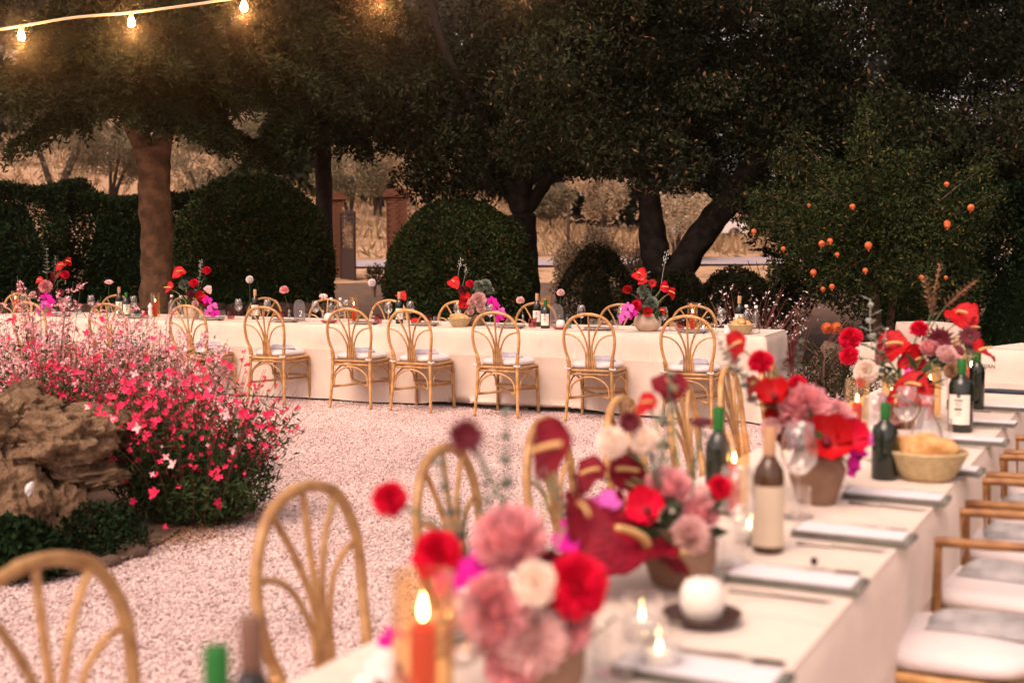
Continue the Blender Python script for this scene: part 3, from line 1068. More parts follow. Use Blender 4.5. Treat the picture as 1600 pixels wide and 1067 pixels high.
# --- small house, olives and shrubs far behind, woods
def olive(px, base_py, top_py, wpx, Y, label, group='pale olive trees beyond the garden', n=9500, m='oliveleaf'):
    x = at_depth(px, 400, Y).x
    gz = ground_z(x, Y)
    zt = at_depth(px, top_py, Y).z
    h = max(1.0, zt - gz)
    w = wpx / F * Y
    tm = MB()
    for k in range(3):
        a = RNG.uniform(0, 6.28)
        limb(tm, [(x + .12 * math.cos(a), Y + .12 * math.sin(a), gz - .1), (x + .2 * math.cos(a), Y + .2 * math.sin(a), gz + h * .25), (x + w * .25 * math.cos(a), Y + w * .25 * math.sin(a), gz + h * .6)], .10 * h / 3, .04 * h / 3, 6, 4)
    cl = []
    for k in range(16):
        a = unit(RNG.normal(size=(1, 3)))[0]
        cl.append((np.array([x + a[0] * w * .36, Y + a[1] * w * .36, gz + h * .66 + a[2] * h * .25]), w * RNG.uniform(.13, .24)))
    P = np.concatenate([in_ball(n // 16, c, (r, r, r * .9), .3) for c, r in cl])
    s = max(.05, Y * .0026)
    return tree_thing('olive_tree', label, 'tree', (x, Y, gz), tm, M['greybark'], [('crown', leaf_mesh('crown', P, s, s * .34, M[m]))], group)
for px, bp, tp, w, Y, lab in [
    (590, 300, 215, 130, 56, 'pale olive with pink trunks on the slope above the gate'),
    (548, 330, 235, 110, 52, 'pale olive just right of the straight fir trunk'),
    (668, 320, 230, 95, 60, 'small olive behind the right hand gate pillar'),
    (90, 285, 120, 190, 48, 'grey olive on the dry slope behind the left hedge'),
    (175, 290, 190, 120, 50, 'scrubby olive left of the forked fir trunk'),
    (325, 300, 200, 150, 47, 'green grey olive right of the forked fir trunk'),
    (400, 300, 190, 130, 62, 'dim olive above the left box dome'),
    (935, 420, 235, 110, 44, 'tall misty olive left of the V shaped trunk'),
    (1060, 420, 290, 110, 40, 'bronze olive seen through the fork of the V shaped trunk'),
    (860, 380, 290, 80, 60, 'small dim olive near the pink house'),
]:
    olive(px, bp, tp, w, Y, lab, m='olivepale' if px in (935, 1060, 590, 668) else 'oliveleaf')

def shrub(px, top_py, wpx, Y, label, m, n=4200, name='shrub', group='shrubs behind the long table', L=.05):
    x = at_depth(px, 400, Y).x
    gz = ground_z(x, Y)
    h = at_depth(px, top_py, Y).z - gz
    w = wpx / F * Y
    cl = []
    for k in range(14):
        a = RNG.uniform(0, 6.28); rr = math.sqrt(RNG.uniform()) * w * .38
        cl.append((np.array([x + rr * math.cos(a), Y + rr * math.sin(a), gz + h * RNG.uniform(.2, .75)]), w * RNG.uniform(.14, .24)))
    P = np.concatenate([in_ball(n // 14, c, (r, r, min(r, h * .3)), .3) for c, r in cl])
    P = P[P[:, 2] > gz]
    st = MB()
    for k in range(9):
        a = RNG.uniform(0, 6.28)
        limb(st, [(x, Y, gz - .02), (x + w * .12 * math.cos(a), Y + w * .12 * math.sin(a), gz + h * .4), (x + w * .35 * math.cos(a), Y + w * .35 * math.sin(a), gz + h * .85)], .016, .004, 5, 4, 0)
    t = thing(name, label, 'shrub', (x, Y, gz), 0, group)
    inv = Matrix.Translation(-Vector((x, Y, gz)))
    a = st.mesh('stem', M['twig']); a.transform(inv); link('stem', a, t)
    b = leaf_mesh('foliage', P, L, L * .38, M[m], droop=-.4); b.transform(inv); link('foliage', b, t)
    return t
shrub(925, 335, 130, 23, 'tan feathery shrub under the oak, left of the V shaped trunk', 'olivepale', 9000, L=.07)
shrub(985, 355, 90, 21.5, 'tan shrub touching the V shaped trunk on its left', 'olivepale', 5200, L=.06)
shrub(890, 372, 60, 25, 'small pinkish shrub behind the low hedge', 'olivepale', 3000, L=.06)
shrub(1210, 385, 120, 19, 'grey green shrub behind the white speckled plant', 'shrubleaf', 5200)
shrub(585, 405, 36, 27, 'thin young bush standing in the gate opening', 'shrubleaf', 420, L=.08)
shrub(320, 260, 60, 30, 'green bush between the forked fir trunk and the left box dome', 'hedgeleaf', 3000, L=.09)

def far_house():
    Y = 78
    x = at_depth(852, 360, Y).x
    gz = ground_z(x, Y) - .2
    t = thing('farmhouse', 'small pink walled house far off between the oaks', 'house', (x, Y, gz))
    w, h = 2.0, at_depth(850, 352, Y).z - gz
    b = MB(); b.box((0, 0, h / 2), (w, 3, h))
    link('wall', b.mesh('wall', M['plaster'], False), t)
    r = MB()
    r.add([(-w / 2 - .15, -1.7, h), (w / 2 + .15, -1.7, h), (w / 2 + .15, 1.7, h), (-w / 2 - .15, 1.7, h), (-w / 2 - .15, 0, h + .6), (w / 2 + .15, 0, h + .6)],
          [(0, 1, 5, 4), (2, 3, 4, 5), (0, 4, 3), (1, 2, 5), (0, 3, 2, 1)])
    link('roof', r.mesh('roof', M['brick'], False), t)
    wi = MB(); wi.box((0, -1.5, 0), (.35, .06, .5))
    wm = wi.mesh('window', M['darkdish'], False)
    link('window', wm, t, loc=(-.1, 0, h * .62)); link('window', wm, t, loc=(.62, 0, h * .62))
far_house()
def post():
    Y = 38
    p = at_depth(888, 378, Y); gz = ground_z(p.x, Y)
    m = MB(); m.tube([(0, 0, 0), (0, 0, at_depth(888, 318, Y).z - gz)], .045, 8)
    o = link('post', m.mesh('post', M['greybark']), None, (p.x, Y, gz))
    tag(o, 'thin grey wooden post beside the tan shrubs under the oak', 'post')
post()
def parked_car():
    Y = 66
    x = at_depth(1103, 392, Y).x; gz = ground_z(x, Y)
    t = thing('parked_car', 'white car parked on the lane, glimpsed right of the V shaped trunk', 'car', (x, Y, gz), .05)
    b = MB()
    prof = [(-2.0, .35), (-2.05, .75), (-1.3, .86), (-.75, 1.38), (.65, 1.42), (1.35, .92), (2.0, .80), (2.05, .35)]
    vs = [(px_, s, z) for s in (-.82, .82) for px_, z in prof]
    n = len(prof)
    fs = [tuple(range(n)), tuple(range(n, 2 * n))[::-1]] + [(i, (i + 1) % n + 0, (i + 1) % n + n, i + n) for i in range(n)]
    b.add(vs, fs)
    link('body', b.mesh('body', M['porcelain'], False), t)
    g = MB(); g.box((-.05, -.83, 1.12), (1.25, .02, .34), taper=.9)
    link('side_window', g.mesh('side_window', M['bottle'], False), t)
    for s in (-1.3, 1.3):
        for e in (-.78, .78):
            w = MB(); w.tube([(s, e - .1, .32), (s, e + .1, .32)], .32, 16)
            link('wheel', w.mesh('wheel', M['darkdish']), t)
parked_car()

def woods():
    cl = []
    for k in range(30):
        x, y = RNG.uniform(-34, -6), RNG.uniform(58, 74)
        cl.append((np.array([x, y, ground_z(x, y) + .5]), RNG.uniform(.6, 1.3)))
    for k in range(900):
        x = RNG.uniform(-46, 52)
        y = RNG.uniform(72, 100)
        gz = ground_z(x, y)
        px = CX + F * x / y
        top = np.interp(px, [0, 250, 420, 640, 780, 900, 1000, 1700], [11.5, 11.5, 11.5, 12, 14, 20, 24, 25]) * y / 85 + 3 * noise.noise(Vector((x * .12, y * .12, 0)))
        if x < -6 and y < 84 and RNG.uniform() < .8: continue
        z = RNG.uniform(.6, top)
        cl.append((np.array([x, y, gz + z]), RNG.uniform(1.6, 2.9)))
    P = np.concatenate([in_ball(240, c, (r, r, r * .8), .35) for c, r in cl])
    o = link('woodland', leaf_mesh('woodland', P, .55, .30, M['oakleaf']))
    tag(o, kind='stuff')
woods()

def grass_tufts():
    n = 9000
    x = RNG.uniform(-26, 14, n); y = RNG.uniform(42, 76, n)
    P = np.array([(a, b, ground_z(a, b)) for a, b in zip(x, y)])
    D = np.tile([0, 0, 1.6], (n, 1))
    o = link('dry_grass', leaf_mesh('dry_grass', P, .55, .09, M['drygrass'], D=D))
    tag(o, kind='stuff')
grass_tufts()

# --- thin white speckled plant behind the right end of the table
def wand_plant(px, Y, fan, n, h, label, petals, stems, name='wandflower_plant', fl=14, r=.010, grp=None, lean=0):
    b = at_depth(px, 500, Y); b.z = 0
    t = thing(name, label, 'plant', b, 0, grp)
    st, P = MB(), []
    for k in range(n):
        a = RNG.uniform(-fan, fan) + lean
        d = RNG.uniform(-.5, .5)
        L_ = h * RNG.uniform(.65, 1.1)
        e = Vector((math.sin(a) * L_, d * L_ * .6, math.cos(a) * L_ * .95))
        m = e * .5 + Vector((0, 0, .06))
        s = Vector((RNG.normal() * .05, RNG.normal() * .05, 0))
        path = smooth_path([s, m, e], 5)
        st.tube(path, [.0035 - .0022 * i / len(path) for i in range(len(path))], 4)
        for q in range(fl):
            i = RNG.integers(len(path) // 2, len(path))
            c = path[i] + Vector(RNG.normal(size=3) * .035)
            P.append(c)
    link('stem', st.mesh('stem', M[stems]), t)
    return t, P
t_, P_ = wand_plant(1165, 13.0, .75, 85, 1.12, 'wispy plant with tiny white flowers behind the right end of the long table', 'whitepetal', 'redtwig', fl=4)
fl = leaf_mesh('flowers', np.repeat(np.array(P_), 3, 0), .020, .015, M['whitepetal'])
tag(link('flowers', fl, t_), kind='stuff')
t_, P_ = wand_plant(1238, 12.2, .6, 40, .95, 'bare red twigged bush on the gravel beyond the table end', 'whitepetal', 'redtwig', fl=1)
lf = leaf_mesh('leaves', np.array(P_), .03, .012, M['shrubleaf'])
tag(link('leaves', lf, t_), kind='stuff')

# --- bed edging stones at the right, with fallen fruit
def stone_mesh(seed, m, sub=(14, 10), amp=.25):
    b = MB(); b.ball((0, 0, 0), (1, 1, 1), *sub)
    me = b.mesh('stone', m)
    for v in me.vertices:
        k = 1 + amp * noise.noise(v.co * 1.6 + Vector((seed * 3.7, 0, 0))) + amp * .5 * noise.noise(v.co * 4 + Vector((seed, 5, 0)))
        v.co *= k
    return me
EDGE = [stone_mesh(k, M['edging']) for k in range(5)]
def edging(name, label_fn, pts, s, grp):
    for i, (px, py) in enumerate(pts):
        p = at(px, py)
        o = link(name, EDGE[i % 5], None, mat=Matrix.Translation((p.x, p.y, s * .35)) @ Matrix.Rotation(random.uniform(0, 3), 4, 'Z') @ Matrix.Diagonal((s * random.uniform(.8, 1.25), s * .8, s * random.uniform(.55, .75), 1)))
        tag(o, label_fn(i), 'stone', grp)
rs = [(1206, 512), (1225, 514), (1246, 516), (1262, 518), (1280, 520), (1298, 521), (1318, 523), (1338, 524), (1362, 527), (1388, 530)]
edging('edging_stone', lambda i: 'rough brown edging stone below the pomegranate tree, ' + ['first', 'second', 'third', 'fourth', 'fifth', 'sixth', 'seventh', 'eighth', 'ninth', 'tenth'][i] + ' from the left', rs, .13, 'edging stones below the pomegranate tree')
def fallen(px, py, s, lab):
    Y = 13.0
    p = at_depth(px, py, Y)
    m = MB(); m.lathe([(0, -.045), (.022, -.042), (.040, -.022), (.045, 0), (.040, .022), (.022, .038), (.010, .044), (.009, .054), (.014, .064), (.006, .060)], 14)
    o = link('pomegranate_fruit', m.mesh('pomegranate_fruit', M['pomegranate']), None, mat=Matrix.Translation(p) @ Matrix.Rotation(1.2, 4, 'X') @ Matrix.Scale(s, 4))
    tag(o, lab, 'fruit', 'fruit on the bed edging')
def fruit_block():
    p = at_depth(1300, 527, 13.0)
    o = link('stone_block', EDGE[2], None, mat=Matrix.Translation((p.x, 13.05, .24)) @ Matrix.Diagonal((.20, .13, .28, 1)))
    tag(o, 'brown stone block carrying two orange fruits under the pomegranate tree', 'stone')
fruit_block()
fallen(1292, 513, 1.35, 'left one of two orange fruits resting on the stone block')
fallen(1307, 513, 1.45, 'right one of two orange fruits resting on the stone block')
# ------------------------------------------------------------------ tables
NA = Vector((.451, .893, 0)).normalized()       # near table: along
NE = Vector((.893, -.451, 0)).normalized()      # near table: across, to the right
NP = Vector((.483, 2.15, 0))                    # a point of its right edge
NW = .76
NANG = math.atan2(NE.y, NE.x)
FA = Vector((6.08, -2.6, 0)).normalized()       # far table: along, left to right
FB = Vector((2.6, 6.08, 0)).normalized()        # far table: across, away from the camera
FP = Vector((2.12, 10.68, 0))                   # its front right corner
FANG = math.atan2(FA.y, FA.x)
FW, FL = .90, 8.6
TH = .75

def cloth_mesh(name, L, W, H, seed, mat_, hem=.025, fold=.058, lift=None):
    """tablecloth in its own frame: x along (0..L), y across (0..W), hanging to the ground"""
    r = .02
    per = []
    def side(a, b, n):
        for i in range(n):
            t = i / n
            per.append((a[0] + (b[0] - a[0]) * t, a[1] + (b[1] - a[1]) * t))
    nL, nW = int(L / .045), int(W / .045)
    side((0, 0), (L, 0), nL); side((L, 0), (L, W), nW); side((L, W), (0, W), nL); side((0, W), (0, 0), nW)
    N = len(per)
    levels = [(0, 1.0), (.006, .9), (.02, .55), (.05, .3), (.10, .18), (.18, .12), (.245, .1), (.25, .1), (.255, .1), (.33, .1), (.42, .1), (.52, .1), (.62, .1), (.70, .1), (H - hem, .1)]
    vs, fs = [], []
    for li, (d, ed) in enumerate(levels):
        for k, (x, y) in enumerate(per):
            nx = -1 if x < 1e-6 and 0 < y < W else (1 if x > L - 1e-6 and 0 < y < W else 0)
            ny = -1 if y < 1e-6 else (1 if y > W - 1e-6 else 0)
            if x < 1e-6 and y < 1e-6: nx = -1
            if x > L - 1e-6 and (y < 1e-6 or y > W - 1e-6): nx = 1
            corner = abs(nx) + abs(ny) == 2
            t = d / H
            s = k * .045
            f = fold * t * (noise.noise(Vector((s * 1.7, seed * 3.1, t * .8))) * 1.6 + .7 * noise.noise(Vector((s * 4.2, seed * 1.3, 5 + t)))) + .012 * t + .007 * noise.noise(Vector((s * 5 + t * 9, seed * 2.2, t * 5))) * min(1, t * 6)
            # corner pleats flare
            dc = min(math.hypot(x - cx, y - cy) for cx in (0, L) for cy in (0, W))
            f += .10 * t * math.exp(-(dc / .10) ** 2)
            rr = -.014 * ed if li < 3 else 0
            if 6 <= li <= 8 and li == 7: f += .0012
            z = H - d
            if li == len(levels) - 1:
                z += .018 * noise.noise(Vector((s * .9, seed, 0)))
                if lift and lift[0] < x < lift[1] and y < 1e-6: z += .055 * math.sin(math.pi * (x - lift[0]) / (lift[1] - lift[0])) ** .5
            vs.append((x + nx * (f + rr), y + ny * (f + rr), z))
    for li in range(len(levels) - 1):
        for k in range(N):
            k2 = (k + 1) % N
            fs.append((li * N + k, (li + 1) * N + k, (li + 1) * N + k2, li * N + k2))
    mb = MB(); mb.add(vs, fs)
    # top: grid with slight waves, joined by proximity to the rim
    gx, gy = max(2, int(L / .12)), max(2, int(W / .12))
    tv, tf = [], []
    for j in range(gy + 1):
        for i in range(gx + 1):
            x, y = L * i / gx, W * j / gy
            edge = i in (0, gx) or j in (0, gy)
            tv.append((min(max(x, .010), L - .010), min(max(y, .010), W - .010), H + (0 if edge else .0015 * noise.noise(Vector((x * 3, y * 3, seed))) + .001)))
    for j in range(gy):
        for i in range(gx):
            a = j * (gx + 1) + i
            tf.append((a, a + 1, a + gx + 2, a + gx + 1))
    mb.add(tv, tf)
    return mb.mesh(name, mat_)

def table(name, label, P, ang, L, W, cloth_label, seed, lift=None, clothgroup=None, H=TH, cloth_cat='tablecloth'):
    t = thing(name, label, 'table', P, ang, 'banquet tables')
    tp = MB(); tp.box((L / 2, W / 2, H - .022), (L - .04, W - .04, .03))
    link('tabletop', tp.mesh('tabletop', M['wood'], False), t)
    lg = MB(); lg.box((0, 0, (H - .04) / 2), (.06, .06, H - .04))
    lm = lg.mesh('leg', M['wood'], False)
    n = max(2, int(L / 1.8) + 1)
    for i in range(n):
        for y in (.09, W - .09):
            link('leg', lm, t, loc=(.1 + (L - .2) * i / (n - 1), y, 0))
    c = link('tablecloth', cloth_mesh('tablecloth', L, W, H, seed, M['linen'], lift=lift))
    c.location = P
    c.rotation_euler = (0, 0, ang)
    tag(c, cloth_label, cloth_cat, 'linen tablecloths')
    return t
far0 = FP - FA * FL
table('banquet_table', 'long table running across the back of the terrace, hidden under pale linen', far0, FANG, FL, FW, 'pale linen cloth draped to the gravel over the long back table', 1, lift=(FL - 3.2, FL - 1.4))
NL = 6.3
near0 = NP - NE * NW - NA * 1.35
# near table frame: x along NA? keep x across-along consistent: x runs along NA, y to the left
nang = math.atan2(NA.y, NA.x)
near_origin = NP - NA * 1.35
table('banquet_table', 'long table in the right foreground running away from the camera, hidden under pale linen', near_origin, nang, NL, NW, 'pale linen cloth over the foreground table, its side falling in shade', 2)

def lettering(name, text, size, parent, m, ext=.0006):
    cu = bpy.data.curves.new(name, 'FONT')
    cu.body = text
    cu.size = size
    cu.extrude = ext
    cu.align_x = 'CENTER'
    cu.shear = .18
    ob = bpy.data.objects.new(name, cu)
    dg = bpy.context.evaluated_depsgraph_get()
    me = bpy.data.meshes.new_from_object(ob)
    bpy.data.objects.remove(ob)
    me.materials.clear(); me.materials.append(M['ink'])
    return link(name, me, parent, mat=m)

def small_table(px, py, py_right, px_right, W, label, clabel, seed, text=None, tpx=None, tpy=None, size=.06, H=TH):
    """a draped table whose front top edge runs through two pixels"""
    a, b = at(px, py, H), at(px_right, py_right, H)
    d = (b - a); L = d.length
    ang = math.atan2(d.y, d.x)
    t = thing('side_table', label, 'table', (a.x, a.y, 0), ang, 'draped side tables')
    lg = MB(); lg.box((0, 0, (H - .04) / 2), (.05, .05, H - .04)); lm = lg.mesh('leg', M['wood'], False)
    for x in (.1, L - .1):
        for y in (.1, W - .1): link('leg', lm, t, loc=(x, y, 0))
    tp = MB(); tp.box((L / 2, W / 2, H - .022), (L - .04, W - .04, .03))
    link('tabletop', tp.mesh('tabletop', M['wood'], False), t)
    c = link('tablecloth', cloth_mesh('tablecloth', L, W, H, seed, M['linen']), None, (a.x, a.y, 0))
    c.rotation_euler = (0, 0, ang)
    tag(c, clabel, 'tablecloth', 'linen tablecloths')
    if text:
        # where the sight line through (tpx,tpy) meets the cloth front
        dr = ray(tpx, tpy); n = Vector((-d.y, d.x, 0)).normalized()
        o = Vector((0, 0, EYE))
        k = ((a - o).dot(n) - .018) / dr.dot(n)
        q = o + dr * k
        loc = Matrix.Rotation(-ang, 4, 'Z') @ (q - Vector((a.x, a.y, 0)))
        lettering('lettering', text, size, c, Matrix.Translation((loc.x, -.040, loc.z)) @ Matrix.Rotation(R(90), 4, 'X'))
    return t
small_table(1532, 543, 552, 1690, .7, 'draped table at the right edge with a word written on its cloth', 'beige cloth with the word RIJAN across its front at the right edge', 5, 'RIJAN', 1545, 575, .045)
small_table(1443, 507, 506, 1504, .5, 'small draped table beyond the foreground table end, its corner pleat flaring', 'white cloth with a row of black marks and a flared corner pleat', 6, '. .. . . .', 1470, 513, .042)
small_table(1338, 536, 541, 1418, .4, 'low draped stand behind the farthest flowers of the foreground table', 'creased white cloth with black handwriting at its upper left corner', 7, 'Les', 1352, 540, .05, H=.62)

# ------------------------------------------------------------------ rattan chairs
def make_chair(arms=False):
    t = thing('rattan_armchair' if arms else 'rattan_chair', 'x', 'chair')
    ra = M['rattan']
    def part(name, pts, r, n=6, sides=8, closed=False, sm=True):
        mb = MB()
        r *= .93
        P = smooth_path(pts, n) if sm else [Vector(p) for p in pts]
        # knuckles of the cane
        k = len(P)
        rad = []
        s = 0
        for i in range(k):
            if i: s += (P[i] - P[i - 1]).length
            rad.append(r * (1.16 if (s % .17) < .012 else 1.0))
        mb.tube(P, rad, sides, closed)
        return link(name, mb.mesh(name, ra), t)
    SH = .44
    hoop = []
    for s in (-1,):
        hoop += [(-.180, -.19, SH - .02), (-.190, -.20, SH + .08), (-.212, -.222, .60), (-.225, -.238, .70), (-.213, -.248, .79), (-.160, -.258, .875), (-.085, -.264, .912)]
    hoop += [(0, -.266, .924)] + [(-x, y, z) for x, y, z in reversed(hoop)]
    part('back_hoop', hoop, .0150, 5)
    for s in (-1, 1):
        part('leg', [(s * .212, -.232, 0), (s * .200, -.215, .2), (s * .192, -.203, SH), (s * .203, -.210, SH + .11)], .0155, 5)
        part('leg', [(s * .205, .215, 0), (s * .200, .205, .2), (s * .195, .195, SH)], .0165, 5)
    # fan of five rods
    part('back_rod', [(0, -.196, SH - .01), (0, -.212, .58), (0, -.240, .75), (0, -.262, .915)], .0095, 5)
    for s in (-1, 1):
        part('back_rod', [(s * .022, -.196, SH - .01), (s * .018, -.212, .58), (s * .024, -.226, .67), (s * .068, -.246, .785), (s * .138, -.258, .888)], .0095, 5)
        part('back_rod', [(s * .044, -.196, SH - .01), (s * .036, -.210, .55), (s * .042, -.218, .61), (s * .085, -.233, .695), (s * .150, -.240, .742), (s * .219, -.244, .755)], .0085, 5)
    # seat ring, woven seat, rails
    ring = [(.0, -.195, SH), (.14, -.195, SH), (.19, -.19, SH), (.205, -.13, SH), (.21, .05, SH), (.205, .17, SH), (.17, .21, SH), (.0, .22, SH)]
    ring = ring + [(-x, y, z) for x, y, z in reversed(ring[1:-1])]
    part('seat_frame', ring, .015, closed=True, sm=False)
    part('seat_frame', [(x * .99, y * .99, SH - .032) for x, y, z in ring], .011, closed=True, sm=False)
    sb = MB(); sb.add([(x * .95, y * .95, SH + .004) for x, y, z in ring], [tuple(range(len(ring)))])
    link('woven_seat', sb.mesh('woven_seat', M['straw'], False), t)
    # arches and crossed stretchers under the seat
    def arch(a, b, zt, zb, out):
        m = [(a[0] + (b[0] - a[0]) * u, a[1] + (b[1] - a[1]) * u) for u in (.03, .06, .22, .5, .78, .94, .97)]
        zz = [zb, zb + (zt - zb) * .5, zt - .03, zt, zt - .03, zb + (zt - zb) * .5, zb]
        part('seat_arch', [(x + out[0], y + out[1], z) for (x, y), z in zip(m, zz)], .0085, 4)
    arch((-.185, -.20), (.185, -.20), SH - .05, .21, (0, -.012))
    arch((-.196, -.18), (-.196, .18), SH - .06, .24, (-.006, 0))
    arch((.196, -.18), (.196, .18), SH - .06, .24, (.006, 0))
    part('stretcher', [(-.198, -.20, .20), (.198, .19, .235)], .011, sm=False)
    part('stretcher', [(.198, -.20, .20), (-.198, .19, .235)], .011, sm=False)
    part('stretcher', [(-.2, .20, .25), (.2, .20, .25)], .010, sm=False)
    # cushion with ties
    cu = MB()
    prof = [(0, -.022), (.86, -.022), (.96, -.016), (1.0, 0), (.985, .014), (.93, .026), (.80, .035), (.5, .041), (0, .043)]
    seg = 40
    vs, fs = [], []
    for (r, z) in prof:
        for k in range(seg):
            a = 2 * math.pi * k / seg
            ca, sa = math.cos(a), math.sin(a)
            e = 2 / 3.4
            x = .205 * r * math.copysign(abs(ca) ** e, ca)
            y = .200 * r * math.copysign(abs(sa) ** e, sa)
            vs.append((x, y + .015, SH + .036 + z + .004 * noise.noise(Vector((x * 9, y * 9, 0)))))
    for i in range(len(prof) - 1):
        for k in range(seg):
            k2 = (k + 1) % seg
            fs.append((i * seg + k, i * seg + k2, (i + 1) * seg + k2, (i + 1) * seg + k))
    cu.add(vs, fs)
    c = link('seat_cushion', cu.mesh('seat_cushion', M['cushion']), t)
    for s in (-1, 1):
        tm = MB(); tm.tube([(s * .198 + .024 * math.cos(a), -.205 + .024 * math.sin(a), SH + .018 + .004 * math.sin(2 * a)) for a in [2 * math.pi * k / 12 for k in range(12)]], .008, 6, closed=True)
        link('cushion_tie', tm.mesh('cushion_tie', M['cushion']), c)
    if arms:
        for s in (-1, 1):
            ra = M['shadecane']
            part('arm', [(s * .225, .195, .655), (s * .228, .10, .66), (s * .225, -.10, .665), (s * .214, -.232, .665)], .0150, 5)
            part('arm_post', [(s * .205, .165, SH - .02), (s * .215, .165, .55), (s * .222, .165, .645)], .0145, 4)
    return t
CH, ACH = make_chair(), None

_first = {}
def place_chair(loc, rz, label, group, arms=False):
    global ACH
    key = 'a' if arms else 'c'
    if arms and ACH is None: ACH = make_chair(True)
    src = ACH if arms else CH
    o = src if key not in _first else copy_tree(src)
    _first[key] = 1
    o.location = loc
    o.rotation_euler = (0, 0, rz)
    for c in o.children:
        if c.name.startswith('seat_cushion'):
            c.rotation_euler = (0, 0, random.uniform(-.07, .07))
            c.location = (random.uniform(-.006, .006), random.uniform(-.006, .010), 0)
            c.scale = (random.uniform(.96, 1.03), random.uniform(.96, 1.03), 1)
    return tag(o, label, 'chair', group)

def far_at(px, v, z=0.0):
    """place on the far table: sight line px (vertical plane) against the line v metres back from the front edge"""
    d = ray(px, 500)
    q = FP + FB * v
    # solve s*d.xy = q + u*FA
    A = np.array([[d.x, -FA.x], [d.y, -FA.y]])
    s, u = np.linalg.solve(A, np.array([q.x, q.y]))
    return Vector((d.x * s, d.y * s, z))

front_px = [49, 166, 296, 411, 541, 641, 777, 918, 1072]
order = ['leftmost', 'second', 'third', 'fourth', 'fifth', 'sixth', 'seventh', 'eighth', 'last']
front_lab = ['cane chair at the far left, half buried in the pale pink flower spikes', 'cane chair behind the pink flower spikes, back arch rising beside two wine bottles',
             'cane chair in front of the second bouquet, hot pink blooms at its feet', 'cane chair in front of the bottle and the white pompom flower',
             'cane chair in front of the wide white candle and two water bottles', 'cane chair in front of the bottle with a red flower behind it',
             'cane chair in front of the pink and magenta flowers by the bread basket', 'cane chair in front of the round white candle, right of the square dark bottle',
             'cane chair at the right end of the long table, partly behind blurred foreground flowers']
for px, lab in zip(front_px, front_lab):
    top = far_at(px, -.48)
    p = top + FB * .24
    place_chair(p + FB * random.uniform(-.03, .04), FANG + R(random.uniform(-3.5, 3.5)), lab, 'rattan chairs in front of the long table')
back_px = [28, 181, 290, 413, 511, 607, 715, 838, 969, 1084]
back_lab = ['cane chair across the table by the leftmost red candle', 'cane chair across the table behind the pale bud flower and tall bottle', 'cane chair across the table hidden by the second vase of red flowers',
            'cane chair across the table behind the bottle and white pompom', 'cane chair across the table behind two water bottles and a pale bloom', 'cane chair across the table between the red candle and the bottle',
            'cane chair across the table left of the pink flowers and bread', 'cane chair across the table behind the square dark bottle', 'cane chair across the table left of the round clay vase', 'cane chair across the table behind the rightmost red candle']
for px, lab in zip(back_px, back_lab):
    top = far_at(px, FW + .48)
    place_chair(top - FB * .24, FANG + math.pi, lab, 'rattan chairs behind the long table')
NPL = Vector((-.336, 2.17, 0))
NF = math.atan2(NE.y, NE.x) - math.pi / 2 + R(5.5)       # facing right, towards the foreground table
for s, lab in [(-.17, 'large blurred cane chair back cut by the lower left corner'), (.626, 'blurred cane chair back standing whole against the gravel, left of the candle'), (1.29, 'blurred cane chair back behind the stemmed scarlet carnation'),
               (1.95, 'blurred cane chair behind the big dark red anthurium'), (2.60, 'cane chair behind the pair of cream blooms of the foreground table'), (3.26, 'cane chair whose rods rise behind the leaning magenta anthurium'),
               (3.92, 'cane chair arch just left of the dark plume flower'), (4.58, 'cane chair arch just right of the dark plume flower, before the dark shrubs')]:
    place_chair(NPL + NA * (s + .02) - NE * .225, NF + R(random.uniform(-1.5, 2.5)), lab, 'rattan chairs left of the foreground table')
NFR = NF - R(5.5) + math.pi
for s, arms, lab in [(1.22, False, 'blurred chair seat nearest the camera at the lower right corner'), (1.80, True, 'cane armchair with a round white cushion, second from the lower right corner'), (2.40, True, 'cane armchair pushed to the table, third up the right edge'),
                     (2.98, True, 'cane armchair at the right edge beside the bread basket end of the table'), (3.56, True, 'farthest cane armchair glimpsed at the right edge')]:
    place_chair(NP + NA * s + NE * (.17 if arms else .13), NFR, lab, 'rattan chairs right of the foreground table', arms)

# folded shawls lying on the seats
def shawl_mesh(L, W, seed):
    vs, fs = [], []
    n, m = 18, 9
    for i in range(n + 1):
        for j in range(m + 1):
            x, y = (i / n - .5) * L, (j / m - .5) * W
            e = max(0, 1 - (2 * abs(j / m - .5)) ** 4) * max(0, 1 - (2 * abs(i / n - .5)) ** 8)
            z = .028 * e * (1 + .45 * noise.noise(Vector((x * 12 + seed, y * 45, seed)))) + .010 * e * math.sin(y * 110 + x * 6)
            vs.append((x + .01 * noise.noise(Vector((y * 14, seed, 1))), y + .012 * noise.noise(Vector((x * 9, seed, 2))), z + .003))
    for i in range(n):
        for j in range(m):
            a = i * (m + 1) + j
            fs.append((a, a + m + 1, a + m + 2, a + 1))
    mb = MB(); mb.add(vs, fs)
    return mb
SHM = [shawl_mesh(.25, .11, k).mesh('folded_shawl', M['shawl']) for k in range(3)]
GSHM = [shawl_mesh(.33, .15, k + 5).mesh('folded_shawl', M['greyshawl']) for k in range(3)]
where = ['far left chair, behind the pink spikes', 'second chair from the left, behind the pink spikes', 'chair in front of the second red bouquet', 'chair in front of the white pompom flower', 'chair in front of the wide white candle', 'chair in front of the bottle with a red flower',
         'chair in front of the bread basket bouquet', 'chair right of the square dark bottle', 'chair at the right end of the long table']
for i, px in enumerate(front_px):
    p = far_at(px, -.48) + FB * .25 + FA * random.uniform(0, .05)
    o = link('folded_shawl', SHM[i % 3], None, mat=Matrix.Translation((p.x, p.y, .517)) @ Matrix.Rotation(FANG + random.uniform(.2, .9), 4, 'Z'))
    tag(o, 'folded lilac shawl on the ' + where[i], 'shawl', 'folded shawls on chair seats')
